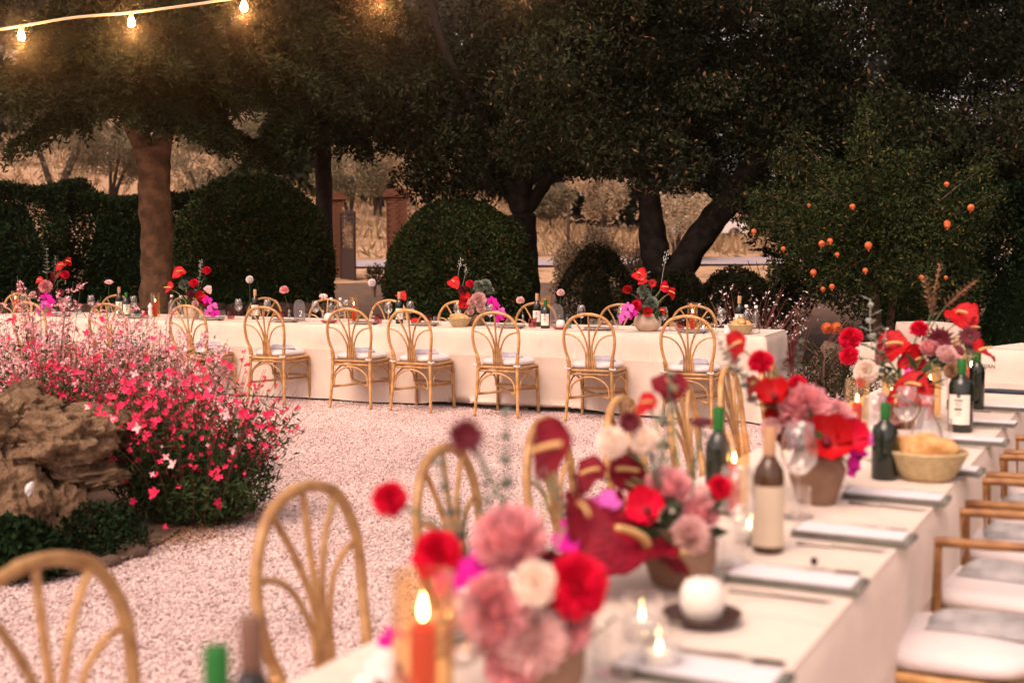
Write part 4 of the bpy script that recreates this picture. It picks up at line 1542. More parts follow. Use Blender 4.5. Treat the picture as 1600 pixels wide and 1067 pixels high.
for i, (s, lab) in enumerate([(1.22, 'the seat nearest the camera at the lower right'), (1.80, 'the second armchair up from the lower right corner'), (2.40, 'the third seat up the right edge'), (2.98, 'the fourth seat up the right edge')]):
    p = NP + NA * (s + .03) + NE * .20
    o = link('folded_shawl', GSHM[i % 3], None, mat=Matrix.Translation((p.x, p.y, .517)) @ Matrix.Rotation(NFR + math.pi / 2 + random.uniform(-.2, .2), 4, 'Z'))
    tag(o, 'folded grey shawl on ' + lab, 'shawl', 'folded shawls on chair seats')
# ------------------------------------------------------------------ flowers
def petal(mb, base, d, n, L, W, cup=.2, seg=3, mi=0, tip=.6):
    """one petal from base along d, facing n, as a small curved strip"""
    d = Vector(d).normalized(); n = (Vector(n) - d * Vector(n).dot(d))
    if n.length < 1e-5: n = d.orthogonal()
    n.normalize(); s = d.cross(n)
    vs, fs = [], []
    for i in range(seg + 1):
        t = i / seg
        w = W * .5 * (math.sin(math.pi * min(1, .12 + t * (.88 - .25 * tip))) ** .7) * (1 if i < seg else tip)
        c = Vector(base) + d * (L * t) + n * (cup * L * t * t)
        vs += [c - s * w + n * (w * .25), c + s * w + n * (w * .25)]
    for i in range(seg):
        fs.append((2 * i, 2 * i + 1, 2 * i + 3, 2 * i + 2))
    mb.add(vs, fs, mi)

def fib(n, lo=-1.0, hi=1.0):
    for k in range(n):
        z = lo + (hi - lo) * (k + .5) / n
        a = k * 2.39996
        r = math.sqrt(max(0, 1 - z * z))
        yield Vector((r * math.cos(a), r * math.sin(a), z))

def m_pompom(name, m, n=150, ruff=.35, lo=-.55, seed=1):
    """dense ball bloom of radius 1 facing +z"""
    mb = MB(); rn = random.Random(seed)
    mb.ball((0, 0, 0), (.72, .72, .62), 10, 7)
    for p in fib(n, lo, 1):
        d = (p + Vector((rn.uniform(-1, 1), rn.uniform(-1, 1), rn.uniform(-.6, .8))) * ruff).normalized()
        petal(mb, p * .45, d, Vector((0, 0, 1)) + p * -.2, rn.uniform(.50, .62), .34, .15, 2, 0, .75)
    return mb.mesh(name, m, False)

def m_mum(name, m, n=320, seed=2):
    mb = MB(); rn = random.Random(seed)
    mb.ball((0, 0, -.05), (.70, .70, .50), 10, 7)
    for p in fib(n, -.35, 1):
        q = Vector((p.x, p.y, p.z * .75))
        d = (q * 1.0 + Vector((0, 0, .28)) + Vector((rn.uniform(-1, 1), rn.uniform(-1, 1), rn.uniform(-.5, .5))) * .22).normalized()
        petal(mb, q * .42, d, Vector((0, 0, 1)), rn.uniform(.48, .66), .15, .30, 3, 0, .8)
    return mb.mesh(name, m, False)

def m_daisy(name, m, mc, n=18, layers=2, W=.32, cup=.05):
    mb = MB(); rn = random.Random(n)
    for l in range(layers):
        for k in range(n):
            a = 2 * math.pi * (k + .5 * l) / n + rn.uniform(-.06, .06)
            d = Vector((math.cos(a), math.sin(a), .10 + .22 * l + rn.uniform(-.08, .08)))
            petal(mb, d * .12, d, (0, 0, 1), (.92 - .2 * l) * rn.uniform(.92, 1.05), W, -cup, 3, 0, .55)
    mb.ball((0, 0, .08), (.20, .20, .10), 10, 6, 1)
    return mb.mesh(name, [m, mc], False)

def m_poppy(name, m, mc):
    mb = MB()
    for k in range(6):
        a0 = 2 * math.pi * k / 6
        vs, fs = [], []
        n, w = 6, 6
        for i in range(n + 1):
            t = i / n
            for j in range(w + 1):
                u = j / w - .5
                a = a0 + u * 1.5
                r = .08 + .90 * t
                z = .05 + .85 * t * t * (.7 + .35 * (k % 2)) + .13 * math.sin(u * 15 + k * 2.1) * t * t + .05 * math.sin(u * 31 + k) * t * t
                vs.append((r * math.cos(a) * (1 - .1 * abs(u)), r * math.sin(a), z))
        for i in range(n):
            for j in range(w):
                q = i * (w + 1) + j
                fs.append((q, q + w + 1, q + w + 2, q + 1))
        mb.add(vs, fs)
    mb.ball((0, 0, .2), (.22, .22, .16), 10, 6, 1)
    return mb.mesh(name, [m, mc])

def m_anthurium(name, m):
    """heart shaped spathe of about unit radius, facing +z, tip towards +y, with a tongue"""
    mb = MB()
    n, w = 16, 12
    vs, fs = [], []
    for side in (0, 1):
        for i in range(n + 1):
            t = i / n
            a = math.pi * (1 - t)               # 0 at tip
            for j in range(w + 1):
                pass
    out = []
    N = 48
    for k in range(N):
        a = 2 * math.pi * k / N
        # heart: lobes at -y, tip at +y
        x = .48 * math.sin(a) ** 3 + .40 * math.sin(a)
        y = -(.90 * math.cos(a) - .125 * math.cos(2 * a) - .06 * math.cos(3 * a))
        out.append((x, y + .05))
    c0 = (0, -.32)
    rings = 7
    for s, dz in ((0, 0.0), (1, -.035)):
        base = len(vs)
        vs.append((c0[0], c0[1], dz))
        for r in range(1, rings + 1):
            u = r / rings
            for (x, y) in out:
                px_, py_ = c0[0] + (x - c0[0]) * u, c0[1] + (y - c0[1]) * u
                z = .42 * (px_ * px_) - .34 * py_ * py_ * (1 if py_ > 0 else .15) + (.07 * math.sin(px_ * 6 + py_ * 3) + .05 * math.sin(py_ * 9 + 1)) * u * u + .03 * math.sin(14 * math.atan2(px_, py_)) * u ** 2
                vs.append((px_, py_, z + dz))
        for k in range(N):
            k2 = (k + 1) % N
            f = (base, base + 1 + k, base + 1 + k2)
            fs.append(f if s else f[::-1])
            for r in range(rings - 1):
                a_, b_ = base + 1 + r * N, base + 1 + (r + 1) * N
                f = (a_ + k, a_ + k2, b_ + k2, b_ + k)
                fs.append(f if not s else f[::-1])
    o0, o1 = 1 + (rings - 1) * N, (1 + rings * N) + 1 + (rings - 1) * N
    for k in range(N):
        k2 = (k + 1) % N
        fs.append((o0 + k, o1 + k, o1 + k2, o0 + k2))
    mb.add(vs, fs)
    return mb.mesh(name, m)

def m_spadix():
    mb = MB()
    P = smooth_path([(0, -.34, .0), (0, -.22, .16), (0, .05, .34), (0, .35, .46)], 5)
    mb.tube(P, [.095 - .04 * i / len(P) for i in range(len(P))], 8)
    return mb.mesh('spadix', M['spadix'])

def m_orchid(name, m, mc):
    mb = MB()
    for k, (a, L, W) in enumerate([(90, 1.0, .55), (215, .95, .5), (325, .95, .5), (165, 1.0, .95), (15, 1.0, .95)]):
        d = Vector((math.cos(R(a)), math.sin(R(a)), .15))
        petal(mb, d * .05 + Vector((0, 0, .02 * k)), d, (0, 0, 1), L, W, .05, 4, 0, .7)
    petal(mb, (0, -.05, .15), (0, -1, .35), (0, 0, 1), .5, .42, .3, 3, 1, .6)
    mb.ball((0, 0, .15), .13, 8, 6, 1)
    return mb.mesh(name, [m, mc], False)

def m_plume(m, name='plume'):
    mb = MB(); rn = random.Random(4)
    for k in range(170):
        t = rn.random()
        a = rn.uniform(0, 6.28)
        r = .16 * (1 - .75 * t) + .03
        c = Vector((r * math.cos(a), r * math.sin(a), t * 1.9 - .6 + rn.uniform(-.05, .05)))
        petal(mb, c, Vector((math.cos(a), math.sin(a), .9)), (rn.uniform(-1, 1), rn.uniform(-1, 1), .2), .24, .12, .1, 1, 0, .8)
    return mb.mesh(name, m, False)

def m_euca(m, L=2.2, pairs=8, size=.33, round_=1.0, name='leaf_sprig'):
    """sprig growing along +z from -1 to +1 with paired leaves"""
    mb = MB(); rn = random.Random(int(pairs * 7 + size * 100))
    mb.tube([(0, 0, -1), (.04, 0, 0), (0, .03, 1.05)], .022, 5)
    for k in range(pairs):
        z = -.9 + 1.9 * k / (pairs - 1)
        a = k * 1.57 + rn.uniform(-.3, .3)
        for s in (0, math.pi):
            d = Vector((math.cos(a + s), math.sin(a + s), .35))
            petal(mb, (0, 0, z), d, (0, 0, 1), size * (1.15 - .5 * k / pairs) * rn.uniform(.85, 1.15), size * round_ * (1.05 - .45 * k / pairs), .1, 3, 0, .8)
    return mb.mesh(name, m, False)

def m_wisp():
    mb = MB(); rn = random.Random(8)
    P = smooth_path([(0, 0, -1), (.02, 0, 0), (.10, 0, .6), (.28, 0, .95)], 5)
    mb.tube(P, .010, 5)
    for k in range(22):
        p = P[rn.randrange(len(P) // 2, len(P))]
        mb.ball(p + Vector((rn.uniform(-.16, .16), rn.uniform(-.12, .12), rn.uniform(-.14, .08))), (.02, .02, .045), 6, 4)
    return mb.mesh('seed_wisp', M['palm'], False)

FM = {}
def fmesh(kind):
    if kind in FM: return FM[kind]
    b = M
    k, *c = kind.split(':')
    c = c[0] if c else ''
    if k == 'carn': me = m_pompom('carnation', b[c], 150, .45, -.35)
    elif k == 'pom': me = m_pompom('pompom_bloom', b[c], 170, .2, -.8)
    elif k == 'ran': me = m_pompom('ranunculus', b[c], 90, .12, -.6)
    elif k == 'mum': me = m_mum('chrysanthemum', b[c])
    elif k == 'daisy': me = m_daisy('daisy_bloom', b[c], b['darkdish'] if c == 'burg' else b['burg'])
    elif k == 'ger': me = m_daisy('gerbera', b[c], b['burg'], 26, 3, .2)
    elif k == 'star': me = m_daisy('dahlia', b[c], b[c], 16, 4, .2, -.12)
    elif k == 'poppy': me = m_poppy('poppy', b[c], b['burg'])
    elif k == 'anth': me = m_anthurium('anthurium', b[c])
    elif k == 'orch': me = m_orchid('orchid', b[c], b['burg'])
    elif k == 'plume': me = m_plume(b[c])
    elif k == 'euca': me = m_euca(b['euca'])
    elif k == 'silver': me = m_euca(b['palm'], pairs=7, size=.50, round_=.62)
    elif k == 'fern': me = m_euca(b['fern'], pairs=14, size=.34, round_=.28)
    elif k == 'dry': me = m_euca(b['dried'], pairs=16, size=.36, round_=.42)
    elif k == 'hyd': me = m_pompom('grey_hydrangea', b['euca'], 200, .5, -.3)
    elif k == 'wisp': me = m_wisp()
    FM[kind] = me
    return me
SPADIX = m_spadix()

def aim(n, roll=0.0):
    q = Vector(n).to_track_quat('Z', 'Y').to_matrix().to_4x4()
    return q @ Matrix.Rotation(roll, 4, 'Z')

def camera_side(p):
    return (Vector((0, 0, EYE)) - Vector(p)).normalized()

def arrangement(label, base, vase_prof, vase_mat, items, S_=1.0, vase_scale=1.0, name='flower_arrangement'):
    """items: (kind, px, py, radius_m, dy, facing, roll)  facing: 'c' to the camera, 'u' up, or a vector"""
    base = Vector(base)
    t = thing(name, label, 'flower arrangement', base, 0, 'vases of red and pink flowers')
    vm = MB(); vm.lathe([(r * vase_scale, z * vase_scale) for r, z in vase_prof], 32)
    link('vase', vm.mesh('vase', M[vase_mat]), t)
    mouth = base + Vector((0, 0, vase_prof[-1][1] * vase_scale))
    for it in items:
        kind, px, py, r = it[:4]
        dy = it[4] if len(it) > 4 else 0
        fc = it[5] if len(it) > 5 else 'm'
        roll = it[6] if len(it) > 6 else random.uniform(0, 6.28)
        p = at_depth(px, py, base.y + dy)
        out_ = (p - mouth); out_.z = max(out_.z, .02)
        cs = camera_side(p)
        if fc == 'c': n = cs + Vector((0, 0, .15))
        elif fc == 'm': n = cs * .9 + out_.normalized() * .5 + Vector((0, 0, .45))
        elif fc == 'u': n = Vector((0, 0, 1)) + cs * .2
        else: n = Vector(fc)
        if kind.startswith('anth') and abs(roll - 3.14) < .5: roll += random.choice((-1.0, .9))
        if kind.startswith('anth'): n = n.normalized() + Vector((random.uniform(-.35, .35), random.uniform(-.1, .2), random.uniform(-.1, .55)))
        k = kind.split(':')[0]
        if k in ('euca', 'silver', 'fern', 'dry', 'wisp', 'plume'):
            ax = Vector(fc) if not isinstance(fc, str) else (out_.normalized() + Vector((0, 0, .35)))
            mt = Matrix.Translation(p - base) @ aim(ax, roll) @ Matrix.Scale(r, 4)
            o = link(fmesh(kind).name.split('.')[0], fmesh(kind), t, mat=mt)
            end = p - ax.normalized() * r * .95
        else:
            mt = Matrix.Translation(p - base) @ aim(n, roll) @ Matrix.Scale(r, 4)
            o = link(fmesh(kind).name.split('.')[0], fmesh(kind), t, mat=mt)
            if k == 'anth': link('spadix', SPADIX, o)
            end = p - Vector(n).normalized() * r * .25
        # stem from the vase mouth
        a = mouth - base + Vector((random.uniform(-1, 1), random.uniform(-1, 1), 0)) * vase_prof[-1][0] * vase_scale * .5 + Vector((0, 0, -.02))
        e = end - base
        m = a.lerp(e, .55) + Vector((0, 0, .04 * min(1, (e - a).length * 4)))
        sm = MB(); sm.tube(smooth_path([a, m, e], 4), .0032, 5)
        sme = sm.mesh('stem', M['greenstem' if k != 'anth' else 'palestem'])
        so = link('stem', sme, t)
    # low foliage round the mouth
    P = in_ball(36, (0, 0, mouth.z - base.z + .02), (.08 * S_, .08 * S_, .045), .3)
    lf = link('foliage', leaf_mesh('foliage', P, .058 * S_, .022 * S_, M['fern'], D=np.column_stack([P[:, 0] * 8, P[:, 1] * 8, np.full(len(P), .5)])), t)
    tag(lf, kind='stuff')
    return t

V_ROUND = [(.06, 0), (.085, .012), (.118, .05), (.124, .085), (.112, .125), (.075, .152), (.062, .156), (.060, .148)]
V_FACET = [(.050, 0), (.054, .004), (.080, .085), (.082, .10), (.060, .165), (.045, .185), (.041, .188), (.038, .178)]
V_BOWL = [(.055, 0), (.062, .006), (.078, .05), (.080, .10), (.072, .125), (.064, .130), (.060, .122)]
V_BOX = [(.09, 0), (.094, .006), (.098, .08), (.096, .112), (.088, .115), (.084, .106)]

b1 = at(838, 1095, TH)
arrangement('nearest blurred bouquet of pink blooms and scarlet carnations in a brown bowl', b1, V_BOWL, 'terracotta', [
    ('mum:pink', 798, 850, .066, .02), ('mum:pink', 775, 955, .062, -.06, 'c'), ('mum:pale', 830, 1000, .058, -.07, 'c'), ('mum:pink', 880, 975, .05, -.03, 'c'), ('anth:spathe_dark', 905, 800, .05, .06, (.5, -.6, .5), 3.6), ('mum:pale', 745, 985, .05, 0),
    ('ran:cream', 836, 912, .036, -.08, 'c'), ('carn:hot', 900, 915, .052, -.06, 'c'), ('carn:hot', 684, 868, .042, 0, 'c'), ('carn:hot', 609, 780, .030, .05, 'c'),
    ('orch:magenta', 728, 925, .05, -.03, 'c', 0), ('orch:magenta', 742, 900, .04, 0, 'c', 1), ('star:burg', 728, 682, .034, .06, 'c'),
    ('anth:spathe_dark', 862, 705, .066, .1, (-.55, -.75, .1), 2.25), ('euca', 790, 720, .075, .08, (0, 0, 1)), ('euca', 705, 800, .08, .06, (-.25, 0, 1)),
    ('euca', 685, 905, .06, 0, (-.6, 0, 1)), ('fern', 728, 845, .07, .03, (-.15, 0, 1)), ('fern', 920, 1000, .06, 0, (.6, -.2, .6)), ('orch:whitepetal', 622, 1035, .035, -.12, 'c', 0), ('orch:whitepetal', 590, 1065, .035, -.12, 'c', .4),
    ('orch:mauve', 650, 1055, .03, -.12, 'c', .2), ('orch:magenta', 612, 1000, .022, -.1, 'c', .4), ('euca', 760, 770, .06, .1, (-.1, 0, 1)), ('wisp', 830, 800, .09, .1, (.1, 0, 1)), ('plume:burg', 770, 900, .02, 0, (-.3, 0, 1)), ('ran:pale', 720, 955, .03, -.05, 'c'), ('mum:pink', 800, 1035, .048, -.07, 'c'), ('poppy:burg', 868, 900, .034, -.03, 'm')], 1.1)

b2 = at(1062, 912, TH)
arrangement('second blurred bouquet with a wide wine red anthurium in a brown vase', b2, V_BOWL, 'terracotta', [
    ('anth:spathe_dark', 985, 856, .125, -.10, (-.05, -.62, 1.0), 1.7), ('anth:spathe_dark', 1050, 872, .06, -.10, (.3, -.62, 1.0), 4.2), ('orch:magenta', 925, 820, .045, 0, 'c', 0), ('orch:magenta', 895, 842, .045, -.02, 'c', .5), ('orch:mauve', 945, 795, .04, 0, 'c', 1), ('orch:magenta', 912, 856, .036, -.05, 'c', .5),
    ('poppy:red', 962, 800, .042, .05), ('poppy:hot', 1013, 800, .045, -.03, 'm'), ('mum:pink', 1044, 768, .056, .02), ('mum:pink', 1092, 805, .044, 0), ('mum:pale', 1078, 838, .045, -.05),
    ('star:burg', 984, 660, .030, .05, 'c'), ('euca', 880, 790, .07, .05, (-.4, 0, 1)), ('wisp', 1020, 690, .10, .1, (.2, 0, 1)), ('plume:burg', 1000, 770, .025, 0, (.2, 0, 1)), ('euca', 1085, 720, .06, .1, (.4, 0, 1)), ('ran:cream', 957, 692, .036, .0, 'm'), ('ran:cream', 1008, 690, .034, .05, 'm'), ('anth:spathe_dark', 926, 742, .055, .05, (-.8, -.5, .25), 2.6), ('anth:spathe_dark', 978, 738, .06, .06, (.45, -.7, .2), 3.4),
    ('anth:spathe_dark', 1047, 606, .048, .12, (.2, -.9, .4), .8), ('anth:spathe', 1012, 632, .035, .12, (-.5, -.6, .5), 2.2), ('daisy:burg', 1097, 662, .030, .1, 'u'), ('carn:hot', 1124, 762, .028, .05, 'c'),
    ('ran:pale', 1095, 770, .02, .03), ('fern', 1050, 735, .05, .05, (.1, 0, 1)), ('euca', 1030, 730, .05, 0, (.0, 0, 1)), ('euca', 1040, 660, .1, .1, (.1, 0, 1)), ('plume:burg', 905, 770, .03, 0, (-.3, 0, 1)), ('fern', 1065, 850, .06, -.02, (.9, -.3, .3))], 1.1)

b3 = at(1275, 786, TH)
arrangement('tall blurred bouquet with a pink dahlia ball in an angular clay vase', b3, V_FACET, 'terracotta', [
    ('mum:pink', 1257, 642, .080, .02, 'c'), ('mum:pink', 1302, 660, .068, .05), ('poppy:red', 1290, 693, .072, -.05, 'm'), ('poppy:hot', 1322, 690, .055, -.02), ('carn:hot', 1246, 602, .030, .05), ('poppy:red', 1212, 622, .050, .02, 'm'),
    ('carn:hot', 1189, 567, .038, .05), ('anth:spathe', 1152, 542, .058, .08, (-.75, -.55, .2), 2.5), ('anth:spathe', 1176, 604, .042, .05, (-.8, -.5, .2), 2.6), ('plume:burg', 1232, 566, .050, .1, (.25, 0, 1)), ('euca', 1133, 552, .06, .05, (-.5, 0, 1)),
    ('euca', 1160, 590, .09, .03, (-.5, 0, 1)), ('euca', 1246, 572, .07, .12, (.05, 0, 1)), ('orch:magenta', 1322, 672, .034, 0, 'c', 0), ('orch:mauve', 1345, 690, .036, 0, 'c', .4), ('orch:magenta', 1340, 714, .032, -.03, 'c', 1), ('orch:magenta', 1334, 735, .022, -.03, 'c', 1),
    ('poppy:red', 1222, 652, .045, .03), ('mum:pale', 1205, 672, .035, .0), ('poppy:burg', 1243, 690, .045, 0), ('fern', 1200, 640, .08, .05, (-.6, 0, 1)), ('mum:pale', 1285, 715, .03, -.03)], 1.2)

b4 = at(1418, 668, TH)
arrangement('far bouquet of wide red anthuriums and burgundy daisies on the foreground table', b4, V_FACET, 'terracotta', [
    ('carn:hot', 1330, 530, .050, .1), ('carn:hot', 1328, 557, .042, .05), ('pom:cream', 1353, 581, .050, 0, 'c'), ('carn:hot', 1346, 598, .022, -.02), ('anth:spathe', 1398, 543, .095, .1, (-.2, -.7, .6), 3.3), ('anth:spathe', 1430, 562, .075, .05, (.2, -.8, .3), 2.8),
    ('anth:spathe', 1424, 606, .088, -.1, (.1, -.6, .8), 3.0), ('anth:spathe', 1402, 622, .055, -.1, (-.2, -.7, .5), 3.4), ('carn:hot', 1436, 516, .040, .15), ('star:burg', 1468, 532, .062, .05, 'c'), ('daisy:burg', 1515, 526, .046, .1, 'c'), ('anth:spathe', 1502, 494, .085, .25, (-.2, -.6, .7), 3.7),
    ('anth:spathe', 1520, 512, .05, .2, (.6, -.7, .2), 3.6), ('anth:spathe', 1537, 550, .068, .0, (.2, -.6, .7), 4.2), ('mum:pink', 1452, 546, .045, .05), ('mum:pale', 1478, 556, .045, .0), ('ran:pink', 1494, 565, .03, 0), ('pom:dried', 1487, 579, .032, -.1, 'c'),
    ('silver', 1361, 508, .105, .15, (-.05, 0, 1)), ('silver', 1380, 545, .075, .1, (.1, 0, 1)), ('dry', 1451, 466, .090, .3, (-.25, 0, 1)), ('dry', 1462, 452, .1, .3, (.15, 0, 1)), ('dry', 1500, 460, .085, .3, (.8, 0, .7)), ('fern', 1383, 580, .075, 0, (-.2, 0, 1)),
    ('euca', 1375, 560, .09, .05, (-.3, 0, 1)), ('orch:mauve', 1420, 583, .02, -.05, 'c', 0), ('mum:pale', 1378, 630, .045, -.05), ('mum:pale', 1400, 650, .04, -.05), ('hyd', 1470, 560, .055, .08), ('daisy:burg', 1497, 548, .03, .03), ('fern', 1388, 620, .05, -.1, (.2, 0, 1))], 1.3)

def far_arr(px, v, label, prof, vm, items, vs=1.0):
    b = far_at(px, v, TH)
    return arrangement(label, b, prof, vm, items, 1.4, vs)
far_arr(70, .42, 'leftmost bouquet on the long table, with eucalyptus and magenta orchids', V_BOWL, 'paleclay', [
    ('anth:spathe', 96, 416, .075, 0, (.2, -.6, .6), 3.5), ('anth:spathe', 106, 409, .06, .05, (.7, -.5, .5), 4), ('anth:spathe', 62, 438, .055, -.05, (-.3, -.7, .5), 3), ('carn:hot', 101, 430, .052, 0), ('poppy:red', 85, 434, .05, .05), ('mum:pink', 71, 448, .078, -.05, 'c'),
    ('mum:pale', 52, 462, .05, 0), ('orch:magenta', 72, 466, .062, -.1, 'c', 0), ('orch:magenta', 80, 474, .055, -.12, 'c', 1), ('orch:magenta', 62, 484, .055, -.15, 'c', .5), ('orch:mauve', 68, 476, .045, -.15, 'c', .5), ('ran:burg', 63, 458, .05, 0), ('poppy:burg', 91, 460, .055, 0), ('ran:burg', 80, 440, .04, 0),
    ('euca', 73, 410, .14, .05, (0, 0, 1)), ('euca', 86, 418, .12, .05, (.1, 0, 1)), ('mum:pale', 95, 470, .04, 0)])
far_arr(300, .30, 'second bouquet on the long table, two broad red anthuriums leaning left', V_BOWL, 'paleclay', [
    ('anth:spathe', 281, 426, .088, 0, (-.1, -.8, .45), 3.2), ('anth:spathe', 264, 451, .090, -.05, (-.4, -.7, .6), 3.0), ('carn:hot', 323, 424, .050, 0, 'u'), ('carn:hot', 303, 443, .050, -.02), ('anth:pink', 324, 452, .055, 0, (.5, -.7, .4), 3.7), ('orch:magenta', 324, 470, .05, -.1, 'c', 0), ('orch:mauve', 332, 480, .055, -.1, 'c', .5),
    ('orch:magenta', 336, 491, .05, -.12, 'c', .5), ('orch:mauve', 325, 488, .045, -.12, 'c', .9), ('poppy:red', 312, 466, .06, -.05), ('poppy:hot', 316, 474, .05, -.05), ('mum:pale', 305, 475, .04, -.1), ('euca', 292, 455, .12, 0, (-.2, 0, 1)), ('hyd', 288, 446, .06, .05), ('euca', 310, 440, .13, .05, (.25, 0, 1)), ('wisp', 312, 430, .16, .05, (.1, 0, 1)), ('fern', 318, 448, .1, .05, (.3, 0, 1)), ('ran:burg', 298, 460, .045, -.03)], 1.05)
far_arr(742, .34, 'third bouquet on the long table, pale pink bloom and grey leaves, low clay vase', V_BOX, 'terracotta', [
    ('anth:spathe', 709, 441, .072, 0, (-.3, -.8, .45), 3.0), ('carn:hot', 734, 444, .040, 0), ('ran:burg', 723, 454, .045, 0), ('poppy:red', 728, 468, .055, -.03), ('poppy:red', 726, 478, .055, -.08), ('mum:pale', 748, 469, .078, -.08, 'c'), ('mum:pale', 738, 473, .05, -.1, 'c'), ('mum:pale', 752, 482, .05, -.1, 'c'), ('hyd', 748, 449, .065, .02), ('hyd', 758, 446, .06, .02), ('hyd', 766, 455, .04, .02),
    ('orch:magenta', 768, 471, .05, -.08, 'c', 0), ('orch:magenta', 774, 480, .05, -.1, 'c', 1), ('orch:mauve', 782, 487, .045, -.1, 'c', .5), ('orch:magenta', 780, 498, .05, -.12, 'c', .5), ('orch:magenta', 785, 493, .04, -.12, 'c', .2), ('wisp', 716, 428, .15, .05, (.1, 0, 1)), ('wisp', 726, 435, .13, .05, (.3, 0, 1)), ('fern', 760, 466, .07, 0, (.3, 0, 1)), ('mum:pale', 735, 487, .04, -.1)], .95)
far_arr(1012, .16, 'rightmost bouquet on the long table, red anthuriums over a big round clay vase', V_ROUND, 'paleclay', [
    ('anth:spathe', 999, 429, .078, 0, (-.2, -.8, .3), 3.1), ('anth:spathe', 1004, 438, .05, -.03, (.1, -.8, .3), 3.3), ('carn:red', 980, 454, .046, 0, 'u'), ('daisy:red', 1019, 443, .040, .03, 'c'), ('anth:hot', 1038, 449, .062, 0, (.2, -.8, .3), 3.5), ('anth:spathe', 1048, 458, .066, -.03, (.5, -.7, .4), 3.7), ('carn:hot', 994, 478, .050, -.1, 'c'), ('poppy:burg', 1002, 469, .05, 0), ('orch:mauve', 981, 482, .055, -.12, 'c', 0), ('orch:mauve', 976, 494, .05, -.14, 'c', .5), ('orch:magenta', 988, 492, .05, -.12, 'c', .5), ('orch:mauve', 973, 500, .035, -.14, 'c', .5),
    ('hyd', 1016, 476, .075, 0), ('hyd', 1008, 462, .055, .02), ('hyd', 1004, 455, .05, .02), ('euca', 1010, 452, .14, .03, (.05, 0, 1)), ('wisp', 1036, 425, .19, .05, (.15, 0, 1)), ('fern', 1026, 470, .09, 0, (.4, 0, 1)), ('poppy:red', 1012, 489, .045, -.1, 'm'), ('anth:spathe', 1034, 486, .045, -.05, (.6, -.6, .3), 3.7), ('dry', 1030, 474, .06, 0, (.6, 0, .7))], 1.0)
# ------------------------------------------------------------------ tableware
def mk(name, prof, m, seg=20):
    mb = MB(); mb.lathe(prof, seg)
    return mb.mesh(name, m)
ME = {}
ME['bowl'] = mk('bowl', [(.004, .088), (.020, .094), (.038, .118), (.041, .140), (.037, .172), (.030, .205), (.0292, .205), (.036, .172), (.040, .140), (.037, .119), (.019, .096), (0, .092)], M['glass'], 24)
ME['stem'] = mk('stem', [(.033, 0), (.032, .003), (.010, .007), (.004, .016), (.0035, .08), (.006, .090), (0, .091)], M['glass'], 16)
def ribbed(name, m, r=.038, h=.088):
    mb = MB()
    seg = 36
    vs, fs = [], []
    prof = [(0, .006, 0), (r * .86, .004, 0), (r * .93, .012, 1), (r, h * .5, 1), (r * .97, h, 0), (r * .92, h, 0), (r * .94, h * .5, 0), (r * .86, .016, 0), (0, .014, 0)]
    for (q, z, rib) in prof:
        for k in range(seg):
            a = 2 * math.pi * k / seg
            rr = q * (1 + (.035 * (1 if k % 2 else -1)) * rib)
            vs.append((rr * math.cos(a), rr * math.sin(a), z))
    for i in range(len(prof) - 1):
        for k in range(seg):
            k2 = (k + 1) % seg
            fs.append((i * seg + k, i * seg + k2, (i + 1) * seg + k2, (i + 1) * seg + k))
    mb.add(vs, fs)
    return mb.mesh(name, m, False)
ME['tumbler'] = ribbed('ribbed_tumbler', M['glass'])
ME['tumbler_pink'] = ribbed('ribbed_tumbler', M['pinkglass'])
BOT = [(.0, 0), (.034, 0), (.0375, .004), (.0375, .185), (.035, .205), (.022, .226), (.0145, .240), (.0140, .292), (.0155, .293), (.0155, .303), (.012, .304), (0, .304)]
SQ = [(.0, 0), (.040, 0), (.043, .004), (.043, .165), (.036, .185), (.018, .198), (.0145, .205), (.0140, .245), (.0155, .247), (.0155, .256), (0, .256)]
for k in ('bottle', 'bottle_green', 'bottle_amber'):
    ME[k] = mk('glass_body', BOT, M[k], 24)
    ME['sq' + k] = mk('glass_body', SQ, M[k], 24)
def label_mesh(r, z0, z1, a=2.6):
    mb = MB()
    n = 18
    vs = []
    for z in (z0, z1):
        for k in range(n + 1):
            t = -a / 2 + a * k / n
            vs.append((r * math.sin(t), -r * math.cos(t), z))
    mb.add(vs, [(k, k + 1, n + 2 + k, n + 1 + k) for k in range(n)])
    return mb.mesh('label', M['label'])
ME['label'] = label_mesh(.0383, .045, .150)
ME['sqlabel'] = label_mesh(.0438, .03, .135, 1.9)
def print_mesh(r, seed):
    """printed lines and crest on a bottle label"""
    mb = MB(); rn = random.Random(seed)
    def patch(u0, u1, z0, z1):
        n = 3
        vs = []
        for z in (z0, z1):
            for k in range(n + 1):
                t = (u0 + (u1 - u0) * k / n) / r
                vs.append((r * math.sin(t), -r * math.cos(t), z))
        mb.add(vs, [(k, k + 1, n + 2 + k, n + 1 + k) for k in range(n)])
    z = .138
    for w, h in [(.012, .014), (.030, .006), (.024, .003), (.020, .003), (.026, .008), (.018, .003), (.022, .002)]:
        x = -w / 2
        while x < w / 2:
            l = min(rn.uniform(.003, .008), w / 2 - x)
            if l > .0012: patch(x, x + l, z - h, z)
            x += l + .0014
        z -= h + .006
    return mb.mesh('print', M['ink'], False)
ME['print'] = print_mesh(.0388, 1)
ME['sqprint'] = print_mesh(.0443, 2)
def cap_mesh(z0, z1, r, m, name='capsule'):
    mb = MB(); mb.lathe([(r * .97, z0), (r, z0 + .004), (r, z1 - .003), (r * .9, z1), (0, z1)], 16)
    return mb.mesh(name, M[m])
ME['cap_tan'] = cap_mesh(.240, .309, .0163, 'capsule'); ME['cap_green'] = cap_mesh(.240, .309, .0163, 'capsule_green')
